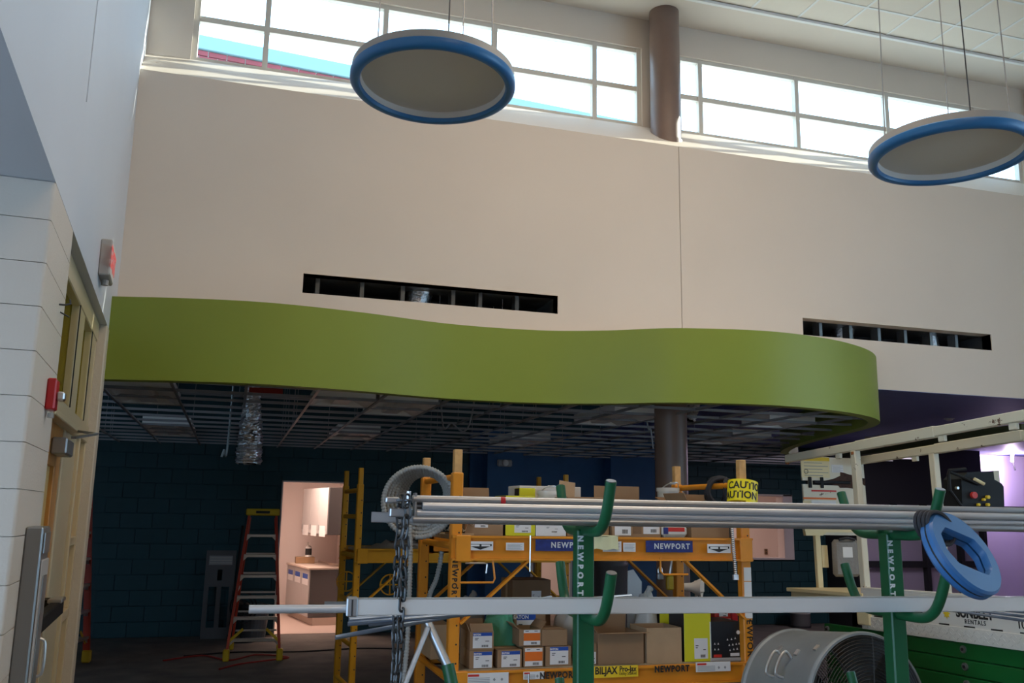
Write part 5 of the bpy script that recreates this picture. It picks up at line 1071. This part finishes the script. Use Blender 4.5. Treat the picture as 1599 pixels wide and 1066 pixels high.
q = lonx(1478, 960, -.052); pts = []
for k in range(16): r = .034 if k % 2 == 0 else .018; a = 2*PI*k/16; pts.append((q.y+r*math.cos(a), q.z+.01+r*math.sin(a)))
MB().prism(pts, -.0512, -.0500, Matrix(((0,0,1,0),(1,0,0,0),(0,1,0,0),(0,0,0,1)))).build('sun_mark', 'label_yellow', tb)
q = lonx(1592, 975, -.052); text('1000', .065, (-.0508, q.y-.045, q.z), tb, 'ink', TR, bold=.0012); q = lonx(1435, 957, -.052); text('BBE', .06, (-.0508, q.y, q.z+.016), tb, 'ink', TR, bold=.003)
# folded scissor arms, pins, chassis, wheels
for k in range(6):
    z = .825-k*.098
    for x in (-.035, LW_-.03):
        a = MB().bbox(x, x+.05, -3.25, -.45, z-.047, z+.047, .006).build('scissor_arm', 'lift_green', lift)
        for y in (-1.95, -.5): c_ = MB().cyl((x-.012, y, z+.01), (x, y, z+.01), .022, 16).build('pivot_pin', 'steel_grey', a); MB().cyl((x-.018, y, z+.01), (x-.012, y, z+.01), .010, 6).build('bolt', 'dark_steel', a)
MB().bbox(-.04, LW_+.04, -3.3, -.35, .12, .285, .01).build('chassis', 'lift_white', lift).rotation_euler = (-TILT, 0, 0)
for y in (-3.0, -.7):
    for x in (-.02, LW_+.02): MB().lathe([(0, -.05), (.14, -.05), (.16, -.04), (.16, .04), (.14, .05), (0, .05)], 24, Matrix.Translation((x, y, .16)) @ rotm(0, PI/2).to_4x4()).build('wheel', 'rubber', lift).rotation_euler = (-TILT, 0, 0)
# control box on the right rail
cb = thing('control_box', 'black lift control box hooked over the right rail', 'controller', atd(1500, 798, 6.2), LZ); OC = cb.location; MC = (Matrix.Translation(OC) @ Matrix.Rotation(LZ, 4, 'Z')).inverted()
def cpt(x, y, yo=0.):
    u, v = 1400+x/5.075, 630+y/5.075; d = MC.to_3x3() @ (_r3*((u-799.5)/FPX) - _u3*((v-533)/FPX) + _f2); c = MC @ Vector((0, 0, EYE)); p = c + d*((yo-c.y)/d.y); return (p.x, p.z)
MB().prism([cpt(*q) for q in ((445, 835), (778, 835), (772, 660), (755, 635), (700, 605), (692, 537), (490, 548), (440, 600), (445, 700))], -.09, .09, Mxz).build('housing', 'black_plastic', cb)
MB().tube([Vector((cpt(x, y)[0], -.095, cpt(x, y)[1])) for x, y in ((470, 525), (340, 535), (335, 570), (345, 690), (440, 820))], .012, 8).build('guard_loop', 'black_plastic', cb); MB().tube([Vector((cpt(x, y)[0], -.10, cpt(x, y)[1])) for x, y in ((345, 548), (450, 590), (560, 640))], .010, 8).build('guard_bar', 'black_plastic', cb)
MB().prism([cpt(*q) for q in ((695, 540), (795, 530), (815, 775), (778, 770), (772, 640), (700, 605))], -.02, .02, Mxz).build('mount_plate', 'lift_cream', cb)
MB().tube([Vector((cpt(x, y)[0], -.105, cpt(x, y)[1])) for x, y in ((530, 600), (605, 640))], .012, 8).build('cream_lever', 'gate_cream', cb)
for x, y, m_, r in ((612, 725, 'label_red', .022), (722, 740, 'label_yellow', .012), (722, 800, 'label_yellow', .010), (648, 800, 'label_yellow', .009), (690, 760, 'label_yellow', .009), (478, 668, 'alu', .009)): p = cpt(x, y, -.1); MB().cyl((p[0], -.112, p[1]), (p[0], -.09, p[1]), r, 14).build('button', m_, cb)
# lamp in the far right room
p = at(1580, 716, 12.75); t = thing('hanging_work_lamp', 'glowing caged work lamp hanging in the far right room', 'lamp', p); MB().cyl((0, 0, -.05), (.02, 0, .09), .028, 14).build('tube', 'bulb', t, smooth=True); MB().cyl((.02, 0, -.06), (.05, 0, -.2), .012, 8).build('handle', 'black_plastic', t)
MB().tube([(.02, 0, .09), (0, 0, .14), (0, 0, 2.84-p.z)], .004, 6).build('cord', 'black_plastic', t); MB().cyl((.02, 0, .09), (.022, 0, .11), .032, 12).build('hood', 'alu', t)
l = bpy.data.lights.new('work_lamp_glow', 'POINT'); l.energy = 110; l.color = (.92, .72, 1.0); l.shadow_soft_size = .06; lo_ = bpy.data.objects.new('work_lamp_glow', l); COL.objects.link(lo_); lo_.location = p+Vector((-.08, -.08, 0))
